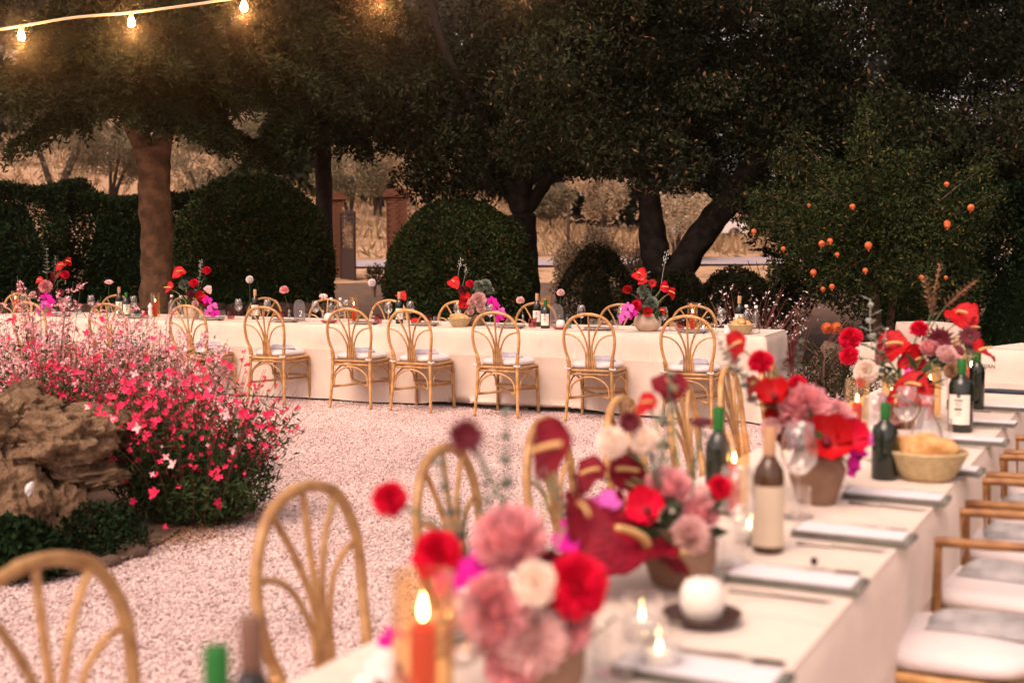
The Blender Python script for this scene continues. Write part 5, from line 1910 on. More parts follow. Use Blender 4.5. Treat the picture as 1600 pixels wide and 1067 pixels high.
ME['sqcap_tan'] = cap_mesh(.206, .260, .0163, 'capsule'); ME['sqcap_green'] = cap_mesh(.206, .260, .0163, 'capsule_green')
ME['cap_brown'] = cap_mesh(.240, .309, .0163, 'capsule_brown')
ME['biglabel'] = label_mesh(.0385, .020, .168, 2.9)
ME['cork'] = cap_mesh(.298, .318, .0115, 'straw', 'cork')
WB = [(.030, 0), (.036, .004), (.0385, .02), (.0385, .135), (.034, .155), (.020, .180), (.0135, .192), (.0130, .212), (.0155, .215), (.0155, .222)]
ME['waterbody'] = mk('glass_body', WB, M['glass'], 20)
ME['watercore'] = mk('water', [(0, .006), (.035, .008), (.0370, .02), (.0370, .120), (0, .120)], M['water'], 20)
ME['watercap'] = cap_mesh(.216, .240, .0150, 'cap', 'stopper')
ME['tube'] = mk('glass_tube', [(.044, 0), (.046, .002), (.046, .250), (.0440, .250), (.0440, .004)], M['amberglass'], 24)
ME['tube_clear'] = mk('glass_tube', [(.044, 0), (.046, .002), (.046, .250), (.0440, .250), (.0440, .004)], M['tubeglass'], 24)
def candle_meshes(h):
    mb = MB(); mb.lathe([(.020, .003), (.020, h - .006), (.017, h), (.006, h - .003), (0, h - .004)], 18)
    return mb.mesh('candle', M['redwax'])
ME['candle'] = candle_meshes(.155)
ME['flame'] = mk('flame', [(0, 0), (.0045, .006), (.0062, .014), (.0050, .026), (.0022, .038), (0, .046)], M['flame'], 12)
ME['wick'] = mk('wick', [(.0012, -.012), (.0012, .004), (0, .005)], M['ink'], 6)
ME['plate'] = mk('plate', [(0, .006), (.085, .006), (.115, .010), (.128, .016), (.130, .017), (.129, .019), (.115, .013), (.085, .010), (0, .010)], M['plate'], 36)

def napkin_mesh(m, L=.26, W=.108, H=.016):
    """linen folded in a long packet: layers, one rounded fold"""
    mb = MB()
    sec = []
    def layer(z0, z1, w, l0, l1):
        n = 8
        vs, fs = [], []
        xs = [l0 + (l1 - l0) * i / 14 for i in range(15)]
        for x in xs:
            for k in range(n * 2):
                t = k / (n * 2) * 2 * math.pi
                c, s_ = math.cos(t), math.sin(t)
                y = w / 2 * math.copysign(abs(c) ** .35, c)
                z = (z0 + z1) / 2 + (z1 - z0) / 2 * math.copysign(abs(s_) ** .7, s_)
                vs.append((x, y + .0012 * noise.noise(Vector((x * 20, z * 90, 0))), z + .0016 * noise.noise(Vector((x * 14, y * 18, z0 * 50)))))
        for i in range(14):
            for k in range(n * 2):
                k2 = (k + 1) % (n * 2)
                fs.append((i * n * 2 + k, i * n * 2 + k2, (i + 1) * n * 2 + k2, (i + 1) * n * 2 + k))
        fs.append(tuple(range(n * 2))[::-1]); fs.append(tuple(14 * n * 2 + k for k in range(n * 2)))
        mb.add(vs, fs)
    layer(0.001, H * .36, W, -L / 2, L / 2 - .003)
    layer(H * .34, H * .70, W * .985, -L / 2 + .004, L / 2)
    layer(H * .68, H, W * .97, -L / 2 + .001, L / 2 - .002)
    # rounded fold at the end
    mb.tube([(L / 2 - .006, -W / 2 + .003, H * .5), (L / 2 - .006, W / 2 - .003, H * .5)], H * .50, 10)
    return mb.mesh('napkin', m)
ME['napkin'] = napkin_mesh(M['napkin'])
ME['napkin_dark'] = napkin_mesh(M['napkin_dark'])
def fork_mesh():
    mb = MB()
    mb.tube(smooth_path([(-.10, 0, .004), (-.03, 0, .004), (.03, 0, .008), (.055, 0, .005)], 4), [.0042] * 9 + [.0028] * 4, 6)
    mb.box((.062, 0, .005), (.016, .022, .002))
    for k in range(4): mb.box((.090, -.0085 + k * .0057, .006), (.042, .0026, .002))
    return mb.mesh('fork', M['steel'], False)
def knife_mesh():
    mb = MB()
    mb.tube([(-.11, 0, .005), (-.02, 0, .005)], .0052, 6)
    mb.add([(-.02, -.004, .004), (.09, -.009, .004), (.11, .002, .004), (-.02, .005, .004), (-.02, -.004, .006), (.09, -.009, .0052), (.11, .002, .0052), (-.02, .005, .006)],
           [(0, 3, 2, 1), (4, 5, 6, 7), (0, 1, 5, 4), (1, 2, 6, 5), (2, 3, 7, 6), (3, 0, 4, 7)])
    return mb.mesh('knife', M['steel'], False)
ME['fork'], ME['knife'] = fork_mesh(), knife_mesh()
def basket_mesh():
    mb = MB()
    for k in range(13):
        t = k / 12
        r = .058 + .040 * t ** .75
        mb.tube([(r * math.cos(a), r * math.sin(a), .006 + .066 * t + .0008 * math.sin(a * 18 + math.pi * k)) for a in [2 * math.pi * i / 40 for i in range(40)]], .0042, 5, closed=True)
    mb.lathe([(0, .004), (.056, .006), (.094, .070)], 30)
    return mb.mesh('basket', M['straw'])
ME['basket'] = basket_mesh()
def bread_mesh(seed):
    mb = MB(); mb.ball((0, 0, 0), (.050, .034, .028), 16, 10)
    me = mb.mesh('bread_roll', M['bread'])
    for v in me.vertices: v.co *= 1 + .28 * noise.noise(v.co * 30 + Vector((seed * 4.1, 0, 0)))
    return me
BREADS = [bread_mesh(k) for k in range(4)]

def C_(kind, meshes, label, cat, p, group=None, rz=0.0, sc=1.0):
    """a thing from part meshes: [(name, mesh, [(sub, mesh)...])]"""
    t = thing(kind, label, cat, p, rz, group)
    t.scale = (sc,) * 3 if not hasattr(sc, '__len__') else sc
    for nm, me, subs in meshes:
        o = link(nm, me, t)
        for sn, sme in subs: link(sn, sme, o)
    return t
def wine_glass(p, label, sc=1.0): return C_('wine_glass', [('bowl', ME['bowl'], []), ('stem', ME['stem'], [])], label, 'wine glass', p, 'stemmed wine glasses', 0, sc)
def one(name, me, label, cat, p, group=None, rz=0.0, sc=1.0):
    o = link(name, me, None, p); o.rotation_euler = (0, 0, rz); o.scale = (sc,) * 3
    return tag(o, label, cat, group)
def tumbler(p, label, pink=False, sc=1.0): return one('ribbed_tumbler', ME['tumbler_pink' if pink else 'tumbler'], label, 'tumbler', p, 'ribbed tumblers', random.uniform(0, 6), sc)
def wine_bottle(p, label, glass='bottle', cap='tan', square=False, sc=1.0, lab=True):
    q = 'sq' if square else ''
    parts = [('glass_body', ME[q + glass], []), ('capsule', ME[q + 'cap_' + cap] if cap != 'cork' else ME['cork'], [])]
    if cap == 'cork': parts[1] = ('cork', ME['cork'], [])
    if lab: parts.append(('label', ME[q + 'label'], [('print', ME[q + 'print'])]))
    cs = camera_side(p)
    return C_('wine_bottle', parts, label, 'wine bottle', p, 'wine bottles', math.atan2(cs.y, cs.x) + math.pi / 2 + random.uniform(-.25, .25), sc)
def water_bottle(p, label, sc=1.0): return C_('water_bottle', [('glass_body', ME['waterbody'], []), ('water', ME['watercore'], []), ('stopper', ME['watercap'], [])], label, 'water bottle', p, 'clear water bottles', 0, sc)
def hurricane(p, label, lit=True, sc=1.0, ch=.155):
    t = thing('hurricane_candle', label, 'candle', p, 0, 'red candles in glass tubes')
    t.scale = (sc,) * 3
    link('glass_tube', ME['tube'] if p[1] > 2.6 else ME['tube_clear'], t)
    c = link('candle', ME['candle'], t, mat=Matrix.Diagonal((1, 1, ch / .155, 1)))
    link('wick', ME['wick'], c, loc=(0, 0, .158))
    if lit: link('flame', ME['flame'], c, mat=Matrix.Translation((0, 0, .159)) @ Matrix.Diagonal((1, 1, .155 / ch, 1)) @ Matrix.Scale(.95 if p[1] < 2.6 else .72, 4))
    return t
def bud_vase(p, label, kind, r, px, py, clear=True, h=.10):
    t = thing('bud_vase', label, 'bud vase', p, 0, 'single flowers in bud vases')
    ME.setdefault('bud', mk('glass_vase', [(.016, 0), (.017, .003), (.016, .05), (.011, .075), (.0105, .11), (.0095, .11), (.0095, .075), (.014, .05), (.014, .006)], M['glass'], 16))
    link('glass_vase', ME['bud'], t)
    p = Vector(p)
    f = at_depth(px, py, p.y)
    cs = camera_side(f)
    n = cs * .6 + Vector((0, 0, .8)) + (f - p) * .8
    link(fmesh(kind).name.split('.')[0], fmesh(kind), t, mat=Matrix.Translation(f - p) @ aim(n, random.uniform(0, 6)) @ Matrix.Scale(r, 4))
    e = f - p - n.normalized() * r * .3
    sm = MB(); sm.tube(smooth_path([(0, 0, .01), (0, 0, .10), (e.x * .7, e.y, .10 + (e.z - .10) * .6), e], 5), .0024, 5)
    link('flower_stem', sm.mesh('flower_stem', M['greenstem']), t)
    return t
def bread_basket(p, label, n=5, sc=1.0):
    t = thing('bread_basket', label, 'bread basket', p, 0, 'bread baskets'); t.scale = (sc,) * 3
    link('basket', ME['basket'], t)
    for k in range(n):
        a = 2 * math.pi * k / n
        o = link('bread_roll', BREADS[k % 4], None, mat=Matrix.Translation(Vector(p) + Vector((math.cos(a) * .04, math.sin(a) * .04, .072 + .012 * (k % 2))) * sc) @ Matrix.Rotation(a * 1.7, 4, 'Z') @ Matrix.Rotation(.5, 4, 'X') @ Matrix.Scale(sc, 4))
        tag(o, 'bread piece at the ' + ['right side', 'back right', 'back left', 'left side', 'front', 'front right'][k] + ' of the ' + label.replace('bread basket', 'basket').replace(' of the long table', ''), 'bread', 'bread in the ' + label)
    return t
def dish_candle(p, label, dish='darkdish', sc=1.0, lit=False):
    t = thing('dish_candle', label, 'candle', p, 0, 'white candles on dishes'); t.scale = (sc,) * 3
    ME.setdefault('d_' + dish, mk('dish', [(0, .002), (.045, .002), (.066, .012), (.072, .022), (.069, .023), (.060, .013), (.04, .008), (0, .008)], M[dish], 28))
    ME.setdefault('ballcandle', mk('candle', [(.024, .008), (.034, .014), (.040, .035), (.039, .062), (.031, .078), (.016, .084), (0, .082)], M['whitewax'], 24))
    link('dish', ME['d_' + dish], t)
    c = link('candle', ME['ballcandle'], t)
    link('wick', ME['wick'], c, loc=(0, 0, .088))
    if lit: link('flame', ME['flame'], c, loc=(0, 0, .090))
    return t
def votive(p, label, sc=1.0):
    t = thing('votive_candle', label, 'candle', p, 0, 'glass votives'); t.scale = (sc,) * 3
    link('glass_cup', ME['tumbler'], t)
    ME.setdefault('tea', mk('wax', [(0, .016), (.030, .016), (.031, .040), (0, .039)], M['whitewax'], 18))
    c = link('wax', ME['tea'], t)
    link('flame', ME['flame'], c, mat=Matrix.Translation((0, 0, .041)) @ Matrix.Scale(.42, 4))
    return t
ARCH = None
def table_number(p, label, text, rz):
    t = thing('table_number', label, 'sign', p, rz, 'arched table numbers')
    n = 20
    w, h, th = .066, .215, .006
    out_ = [(-w, 0), (w, 0)] + [(w * math.cos(a), h - w + w * math.sin(a)) for a in [math.pi * k / n for k in range(n + 1)]]
    mb = MB()
    k = len(out_)
    mb.add([(x, -th / 2, z) for x, z in out_] + [(x, th / 2, z) for x, z in out_], [tuple(range(k)), tuple(range(k, 2 * k))[::-1]] + [(i, i + k, (i + 1) % k + k, (i + 1) % k) for i in range(k)])
    link('panel', mb.mesh('panel', M['acrylic'], False), t)
    ft = MB(); ft.box((0, 0, .004), (.10, .03, .012))
    link('foot', ft.mesh('foot', M['acrylic'], False), t)
    def letters(txt, size, z, x=0):
        o = lettering('lettering', txt, size, t, Matrix.Translation((x, -th / 2 - .001, z)) @ Matrix.Rotation(R(90), 4, 'X'))
        o.data.materials.clear(); o.data.materials.append(M['card'])
    if text: letters(text, .085, .045, .012)
    return t

# --- everything on the long back table:  (sight line px, metres back from the front edge)
def ft(px, v): return far_at(px, v, TH + .001)
for px, v, lab in [(25, .45, 'red candle in a tall glass tube, leftmost on the long table'), (243, .42, 'red candle in a tube between the pepper mill and second bouquet'), (553, .55, 'red candle in a tube right of the two water bottles, centre left'), (1082, .40, 'red candle in an amber tube near the right end of the long table')]:
    hurricane(ft(px, v), lab)
hurricane(ft(853, .62), 'unlit glass candle tube behind the square dark bottle', lit=False, sc=1.12, ch=.05)
for px, v, lab in [(38, .62, 'wine glass just right of the leftmost red candle'), (107, .28, 'wine glass right of the leftmost bouquet'), (143, .62, 'wine glass left of the pale pink bud flower'), (209, .62, 'wine glass behind the teal jar'),
                   (373, .35, 'wine glass left of the white pompom bud vase'), (418, .34, 'wine glass right of the bottle with the pompom flower'), (493, .30, 'wine glass right of the arched table number'), (541, .62, 'wine glass between water bottle and red candle'),
                   (607, .36, 'wine glass left of the bottle with the red flower'), (641, .55, 'wine glass right of the bottle with the red flower'), (715, .55, 'wine glass behind the bread basket, left of the third bouquet'), (766, .22, 'wine glass in front of the magenta orchids'),
                   (908, .40, 'wine glass right of the round white candle'), (971, .22, 'wine glass left of the round clay vase'), (1037, .30, 'wine glass right of the round clay vase'), (1127, .24, 'wine glass left of the white card at the right end')]:
    wine_glass(ft(px, v), lab, 1.02)
for px, v, pink, lab in [(122, .5, False, 'clear tumbler right of the leftmost bouquet'), (227, .35, True, 'pink tumbler between teal jar and pepper mill'), (347, .38, False, 'clear tumbler right of the second bouquet'), (361, .26, True, 'pink tumbler right of the second bouquet'), (438, .42, True, 'rose tumbler left of the pink gerbera'),
                         (480, .20, False, 'clear tumbler in front of the arched number 2'), (591, .24, True, 'pink tumbler right of the white pompom stem'), (669, .40, True, 'pink tumbler right of the red bowl'), (683, .22, False, 'clear tumbler left of the bread basket'),
                         (832, .20, True, 'pink tumbler left of the square dark bottle'), (799, .45, False, 'clear tumbler left of a small pink bud vase'), (928, .40, False, 'clear tumbler right of the tall upturned glass'), (941, .24, False, 'clear tumbler beside the dark napkin, right of the white candle'), (960, .26, False, 'ribbed tumbler left of the round clay vase'),
                         (1063, .42, True, 'pink tumbler left of the rightmost red candle'), (1052, .24, False, 'clear tumbler right of the round clay vase'), (1113, .24, False, 'ribbed tumbler left of the last wine glass'), (316, .16, False, 'low clear tumbler below the second bouquet')]:
    tumbler(ft(px, v), lab, pink)
wine_bottle(ft(187, .50), 'tall wine bottle with tan capsule and pale label, left part', 'bottle')
wine_bottle(ft(198, .26), 'short black bottle with white label, right of the tall left one', 'bottle_green', 'green', True)
wine_bottle(ft(399, .38), 'wine bottle with pale label in front of the white pompom flower', 'bottle')
wine_bottle(ft(624, .30), 'wine bottle with printed label in front of the round red flower', 'bottle_green')
wine_bottle(ft(839, .42), 'tan capped wine bottle left of the square dark bottle', 'bottle')
wine_bottle(ft(852, .18), 'square shouldered black bottle with tall white label', 'bottle_green', 'green', True)
wine_bottle(ft(1155, .55), 'dark wine bottle with pale capsule at the table right end', 'bottle')
for px, v, lab in [(269, .34, 'left one of two water bottles before the second bouquet'), (283, .26, 'right one of two water bottles before the second bouquet'), (518, .34, 'left one of two water bottles by the centre left candle'), (532, .36, 'right one of two water bottles by the centre left candle'),
                   (1166, .36, 'left one of two water bottles at the table right end'), (1181, .26, 'last water bottle at the table right corner')]:
    water_bottle(ft(px, v), lab)
bud_vase(ft(170, .40), 'pale pink bloom in a bud vase, left of the tall bottle', 'ger:pink', .048, 170, 441)
bud_vase(ft(391, .45), 'white pompom flower in a bud vase', 'pom:whitepetal', .040, 390, 437)
bud_vase(ft(452, .40), 'coral pink gerbera leaning left in a bud vase', 'carn:pink', .048, 444, 454)
bud_vase(ft(505, .44), 'small pale bloom in a bud vase behind the wide candle', 'ger:pale', .044, 505, 463)
bud_vase(ft(581, .42), 'tall white pompom on a brown stem in a bud vase', 'pom:whitepetal', .040, 581, 442)
bud_vase(ft(817, .40), 'small pink bloom in a clear vase right of the third bouquet', 'carn:pale', .040, 813, 470)
bud_vase(ft(874, .52), 'small pink bloom above the pale arched sign', 'carn:pale', .038, 876, 458)
b_ = ft(630, .50)
bv = bud_vase(b_, 'round red anthurium in a bud vase behind the bottle', 'anth:spathe', .068, 626, 462)
table_number(ft(468, .34), 'frosted arched table sign with a white number 2', '2', FANG)
table_number(ft(870, .42), 'blank looking pale arched table sign right of the square bottle', '', FANG)
dish_candle(ft(514, .14), 'wide white candle on a red clay dish before two water bottles', 'reddish', 1.15)
dish_candle(ft(876, .12), 'round white candle on a red dish right of the square bottle', 'reddish')
votive(ft(1099, .20), 'glowing white votive right of the rightmost red candle')
votive(ft(183, .20), 'glowing votive below the tall bottle at the left')
bread_basket(ft(718, .12), 'bread basket before the third bouquet', 5, 1.1)
bread_basket(ft(1158, .12), 'bread basket at the right end of the long table', 4, 1.15)
ME['jar'] = mk('teal_jar', [(.03, 0), (.036, .004), (.037, .075), (.030, .09), (.018, .097), (.018, .115), (.021, .117), (.021, .128), (0, .128)], M['tealglass'], 20)
one('teal_jar', ME['jar'], 'small teal glass jar right of the short black bottle', 'jar', ft(214, .24), 'teal jars')
one('teal_jar', ME['jar'], 'teal jar half hidden right of the round white candle', 'jar', ft(887, .30), 'teal jars')
ME['mill'] = mk('pepper_mill', [(.024, 0), (.026, .006), (.020, .03), (.024, .06), (.018, .09), (.024, .105), (.024, .125), (.010, .132), (.012, .145), (0, .150)], M['porcelain'], 20)
one('pepper_mill', ME['mill'], 'white porcelain pepper mill left of the second red candle', 'pepper mill', ft(235, .34))
ME['redbowl'] = mk('red_bowl', [(.03, 0), (.044, .012), (.05, .035), (.042, .058), (.034, .064), (.03, .055)], M['red'], 22)
one('red_bowl', ME['redbowl'], 'small round red bowl right of the printed label bottle', 'bowl', ft(650, .22))
one('red_bowl', ME['redbowl'], 'small red bowl beside the pepper mill', 'bowl', ft(226, .20), sc=.7)
def drink_jar():
    p = ft(1161, .30)
    t = thing('drink_carafe', 'glass carafe with amber red drink behind the right bread basket', 'carafe', p)
    g = mk('glass_body', [(.046, 0), (.05, .004), (.05, .125), (.046, .13), (.046, .124), (.047, .006)], M['amberglass'], 22)
    link('glass_body', g, t)
    link('drink', mk('drink', [(0, .008), (.044, .008), (.044, .085), (0, .085)], M['drink'], 22), t)
drink_jar()
def far_card():
    p = ft(1139, .16)
    mb = MB(); mb.add([(-.035, -.02, 0), (.035, -.02, 0), (.035, 0, .075), (-.035, 0, .075), (-.035, .02, 0), (.035, .02, 0)], [(0, 1, 2, 3), (3, 2, 5, 4)])
    o = link('name_card', mb.mesh('name_card', M['card'], False), None, p); o.rotation_euler = (0, 0, FANG)
    tag(o, 'white folded card before the right bread basket', 'card')
far_card()
# plates, napkins and cutlery at each front place
pn = ['far left place behind the pink spikes', 'place before the tall left bottle', 'place below the second bouquet', 'place below the white pompom flower', 'place left of the wide white candle', 'place below the round red flower', 'place below the magenta orchids', 'place right of the round white candle', 'place below the rightmost candle']
npx = [92, 214, 331, 446, 571, 664, 799, 935, 1083]
for i, px in enumerate(npx):
    p = ft(px, .17)
    one('plate', ME['plate'], 'stoneware plate at the ' + pn[i], 'plate', p, 'plates on the long table')
    o = one('napkin', ME['napkin'], 'folded grey green napkin at the ' + pn[i], 'napkin', p + Vector((0, 0, .011)), 'napkins on the long table', FANG + random.uniform(-.08, .08), .95)
    k = one('knife', ME['knife'], 'steel knife at the ' + pn[i], 'knife', ft(px + 20, .15), 'knives on the long table', FANG + math.pi / 2 + .05)
    f = one('fork', ME['fork'], 'steel fork at the ' + pn[i], 'fork', ft(px - 19, .15), 'forks on the long table', FANG + math.pi / 2)

# --- everything on the foreground table
def nt(px, py): return at(px, py, TH + .001)
near_places = [(1095, 1060, 'lower right corner, nearest the camera'), (1243, 912, 'white candle on the dark dish'), (1333, 841, 'bottle with the cream label'), (1400, 781, 'angular clay vase'), (1462, 737, 'bread basket, half hidden behind it'), (1510, 692, 'second green capped bottle'), (1535, 664, 'black bottle with side labels'), (1560, 640, 'last but one place')]
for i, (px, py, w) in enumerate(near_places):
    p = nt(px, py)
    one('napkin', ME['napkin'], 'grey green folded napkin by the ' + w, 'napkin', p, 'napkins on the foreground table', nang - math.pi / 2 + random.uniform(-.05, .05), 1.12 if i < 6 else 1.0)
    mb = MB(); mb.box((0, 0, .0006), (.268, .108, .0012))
    c = link('napkin_sheen', mb.mesh('napkin_sheen', M['card'], False), None, p + Vector((-.004, 0, .0192))); c.rotation_euler = (0, 0, nang - math.pi / 2)  # thin white sheet stands in for sky sheen on the napkin top
    tag(c, 'white painted sky sheen on the napkin by the ' + w, 'card', 'painted sheen on the foreground table napkins')
    q = p - NA * .125
    one('knife', ME['knife'], 'dark steel knife nearest the napkin by the ' + w, 'knife', q, 'knives on the foreground table', nang - math.pi / 2 + random.uniform(-.08, .08))
    one('fork', ME['fork'], 'dark steel fork beyond the napkin by the ' + w, 'fork', p + NA * .125, 'forks on the foreground table', nang - math.pi / 2 + random.uniform(-.08, .08))
p = nt(1572, 614)
one('napkin', ME['napkin_dark'], 'dark blue folded napkin at the far end, below the lettered cloth', 'napkin', p, 'napkins on the foreground table', nang - math.pi / 2)
hurricane(at(662, 1150, TH + .001), 'big blurred red candle with a bright flame, nearest the camera', sc=1.0, ch=.172)
hurricane(nt(1146, 803), 'blurred lit red candle between green bottle and cream label bottle', sc=.9)
hurricane(nt(1338, 690), 'blurred lit red candle in an amber tube by the magenta orchids', sc=.95)
hurricane(nt(1452, 655), 'lit candle in an amber tube behind the wide red anthurium', sc=1.0)
hurricane(nt(1516, 626), 'lit candle at the far end under the burgundy daisy', sc=1.0)
hurricane(nt(1392, 668), 'lit candle half hidden in the far red bouquet', sc=.85)
def neck(px, py, depth, lab, glass, cap):
    q = at_depth(px, py, depth)
    s = (q.z - TH) / .309
    wine_bottle(Vector((q.x, q.y, TH + .001)), lab, glass, cap, sc=s)
neck(338, 1010, 1.40, 'blurred green bottle neck cut by the bottom edge', 'bottle_green', 'green')
neck(392, 965, 1.52, 'blurred brown bottle neck beside the green one at the bottom edge', 'bottle', 'brown')
amber = wine_bottle(nt(1200, 862), 'amber wine bottle with a big cream label', 'bottle_amber', 'tan', sc=.98, lab=False)
bl = link('label', ME['biglabel'], amber); bl.data.materials[0] = M['creamlabel']
wine_bottle(nt(1121, 800), 'green capped bottle behind the lit candle', 'bottle_green', 'green', sc=.95, lab=False)
wine_bottle(nt(1381, 748), 'dark square shouldered bottle with a bright green neck', 'bottle_green', 'green', True, sc=.93, lab=False)
wine_bottle(nt(1500, 674), 'black bottle with white side labels, behind the bread basket', 'bottle_green', 'green', True, sc=1.12)
wine_bottle(nt(1525, 640), 'green bottle behind the black one, before the lettered cloth', 'bottle_green', 'green', sc=.92, lab=False)
wine_bottle(nt(1493, 640), 'tan capped bottle between the burgundy blooms', 'bottle', 'tan', sc=1.06)
bread_basket(nt(1447, 748), 'bread basket on the foreground table', 6, 1.25)
dish_candle(nt(1097, 974), 'blurred white ball candle on a dark brown dish', 'darkdish', 1.08)
for px, py, lab, sc in [(1247, 806, 'big blurred wine glass before the angular clay vase', 1.25), (1150, 880, 'blurred wine glass with sparkles left of the cream label bottle', 1.1), (1320, 760, 'wine glass left of the green necked bottle', 1.1), (1415, 700, 'wine glass in front of the far red bouquet', 1.1), (720, 1130, 'blurred wine glass beside the nearest candle', 1.0), (1366, 720, 'wine glass behind the green necked bottle', 1.1)]:
    wine_glass(nt(px, py), lab, sc)
for px, py, lab in [(1243, 812, 'ribbed tumbler right of the cream label bottle'), (1135, 895, 'ribbed tumbler left of the cream label bottle'), (1315, 735, 'ribbed tumbler by the dangling orchid'), (960, 1060, 'ribbed tumbler right of the nearest brown vase'), (1470, 690, 'ribbed tumbler left of the black bottle'), (1420, 715, 'ribbed tumbler behind the bread basket')]:
    tumbler(nt(px, py), lab, sc=1.05)
votive(nt(1003, 1000), 'glowing votive between the two nearest bouquets')
votive(nt(1170, 850), 'glowing votive left of the cream label bottle')
votive(nt(1030, 1052), 'small glowing votive near the nearest napkin')
ME['carafe'] = mk('carafe', [(.05, 0), (.056, .005), (.060, .03), (.046, .09), (.024, .135), (.018, .155), (.020, .18), (.034, .195), (.033, .195), (.018, .178), (.016, .155), (.022, .135), (.044, .09), (.057, .03)], M['glass'], 24)
one('carafe', ME['carafe'], 'clear flared carafe behind the bread basket', 'carafe', nt(1447, 706), None, 0, 1.05)
def stopper():
    mb = MB(); mb.ball((0, 0, .009), (.009, .009, .009), 10, 8); mb.lathe([(.006, 0), (.005, .006)], 10)
    o = link('cap', mb.mesh('cap', M['ink']), None, nt(1272, 882)); tag(o, 'tiny black cap lying near the edge of a napkin', 'cap')
stopper()
bud_vase(nt(1487, 650), 'tan button bloom in a bud vase before the tan capped bottle', 'pom:dried', .034, 1487, 579)

# ------------------------------------------------------------------ string lights
def string_lights():
    Yb = 10.6
    t = thing('string_lights', 'pale festoon cable with lit bulbs sagging across the top left', 'string lights', at_depth(205, 20, Yb))
    o = Vector(t.location)
    cpx = [(-260, 60), (-60, 53), (33, 41), (115, 28), (205, 20), (300, 8), (381, -4), (480, -14), (592, -24), (800, -38), (1100, -50)]
    P = [at_depth(x, y, Yb) - o for x, y in cpx]
    mb = MB(); mb.tube(smooth_path(P, 8), .0105, 8)
    link('cable', mb.mesh('cable', M['cable']), t)
    so = mk('socket', [(.0, .012), (.014, .010), (.017, 0), (.017, -.035), (.014, -.038), (0, -.038)], M['socket'], 14)
    bu = mk('bulb', [(0, -.036), (.014, -.038), (.020, -.055), (.028, -.078), (.028, -.095), (.018, -.112), (0, -.117)], M['bulb'], 18)
    for px, py in [(33, 41), (205, 20), (381, -4), (592, -24), (-150, 57), (800, -38)]:
        p = at_depth(px, py, Yb) - o
        s = link('socket', so, t, loc=p)
        b = link('bulb', bu, t, loc=p)
        if -40 < px < 700:
            l = bpy.data.lights.new('bulb_light', 'POINT')
            l.energy = 8; l.color = (1, .42, .12); l.shadow_soft_size = .03
            lo = bpy.data.objects.new('bulb_light', l); COL.objects.link(lo); lo.parent = t; lo.location = p + Vector((0, 0, -.17))
string_lights()

# ------------------------------------------------------------------ rock garden at the left
def rock(px, py, Y, s, seed, lab, rz=0.0, sub=5):
    p = at_depth(px, py, Y)
    bm = MB(); bm.ball((0, 0, 0), (1, 1, 1), 130, 84)
    me = bm.mesh('boulder', M['rock'])
    off = Vector((seed * 11.3, seed * 5.1, 0))
    for v in me.vertices:
        d = v.co.copy()
        n1 = noise.noise(d * 1.3 + off)
        q = d * 1.9 + off + Vector((noise.noise(d * 2 + off), noise.noise(d * 2 - off), 0)) * .5
        rg = noise.ridged_multi_fractal(q, .9, 2.2, 6, 1.0, 2.0)
        h = noise.hetero_terrain(d * 5 + off, .7, 2.1, 5, .7)
        cell = noise.cell(d * 2.6 + off * .3)
        v.co = d * (.86 + .30 * n1 + .16 * (rg - 1.1) + .035 * h + .10 * (cell - .5))
    o = link('boulder', me, None, mat=Matrix.Translation(p) @ Matrix.Rotation(rz, 4, 'Z') @ Matrix.Diagonal((*s, 1)))
    return tag(o, lab, 'rock', 'tufa rocks of the left bed')
rock(-40, 705, 6.25, (.40, .40, .30), 1, 'large pitted tufa rock cut by the left edge', .2)
rock(80, 700, 6.3, (.31, .34, .20), 2, 'ridged tan tufa rock in front of the pink bush', .7)
rock(25, 655, 6.75, (.24, .26, .16), 3, 'tufa rock with a rough knob below the dark green foliage', 1.1)
rock(150, 672, 6.8, (.22, .24, .15), 4, 'pale tan rock nestled under the pink flowers', 2.0)
rock(82, 812, 6.15, (.17, .18, .27), 5, 'dark brown undercut rock with a vertical edge', .4)
rock(0, 800, 6.0, (.26, .24, .28), 6, 'brown rock above the leafy plant at the left edge', 1.9)
rock(140, 742, 6.3, (.20, .20, .075), 7, 'flat rock slab overhanging the shaded hollow', .1)
rock(38, 618, 7.0, (.10, .10, .10), 8, 'small upright craggy stone on top of the rock pile', .3)
def quartz():
    p = at_depth(46, 764, 5.78)
    o = link('white_stone', stone_mesh(9, M['cushion'], (16, 10), .35), None, mat=Matrix.Translation(p) @ Matrix.Rotation(.3, 4, 'Y') @ Matrix.Diagonal((.017, .016, .034, 1)))
    tag(o, 'small white stone wedged in the brown rock at the left', 'stone')
quartz()
for i, (px, py, s, lab) in enumerate([(205, 870, .065, 'brown edging stone at the foot of the pink bush'), (172, 884, .045, 'small rounded edging stone left of the brown one'), (238, 846, .045, 'reddish stone tucked under the pink bush'), (140, 893, .05, 'dark stone in the bed edge above the blurred chair')]):
    p = at(px, py)
    o = link('edging_stone', EDGE[(i + 1) % 5], None, mat=Matrix.Translation((p.x, p.y, s * .4)) @ Matrix.Rotation(i * 1.3, 4, 'Z') @ Matrix.Diagonal((s * 1.2, s, s * .75, 1)))
    tag(o, lab, 'stone', 'edging stones of the left bed')

def bed_soil():
    pts = [at(x, y) for x, y in [(-200, 905), (-40, 905), (110, 905), (175, 888), (260, 848), (330, 800), (370, 740), (330, 690), (200, 660), (-200, 640)]]
    mb = MB(); n = len(pts)
    c = sum(pts, Vector()) / n
    mb.add([(p.x, p.y, .022) for p in pts] + [(c.x, c.y, .10)], [(i, (i + 1) % n, n) for i in range(n)])
    o = link('bed_soil', mb.mesh('bed_soil', M['soil'])); tag(o, kind='structure')
bed_soil()

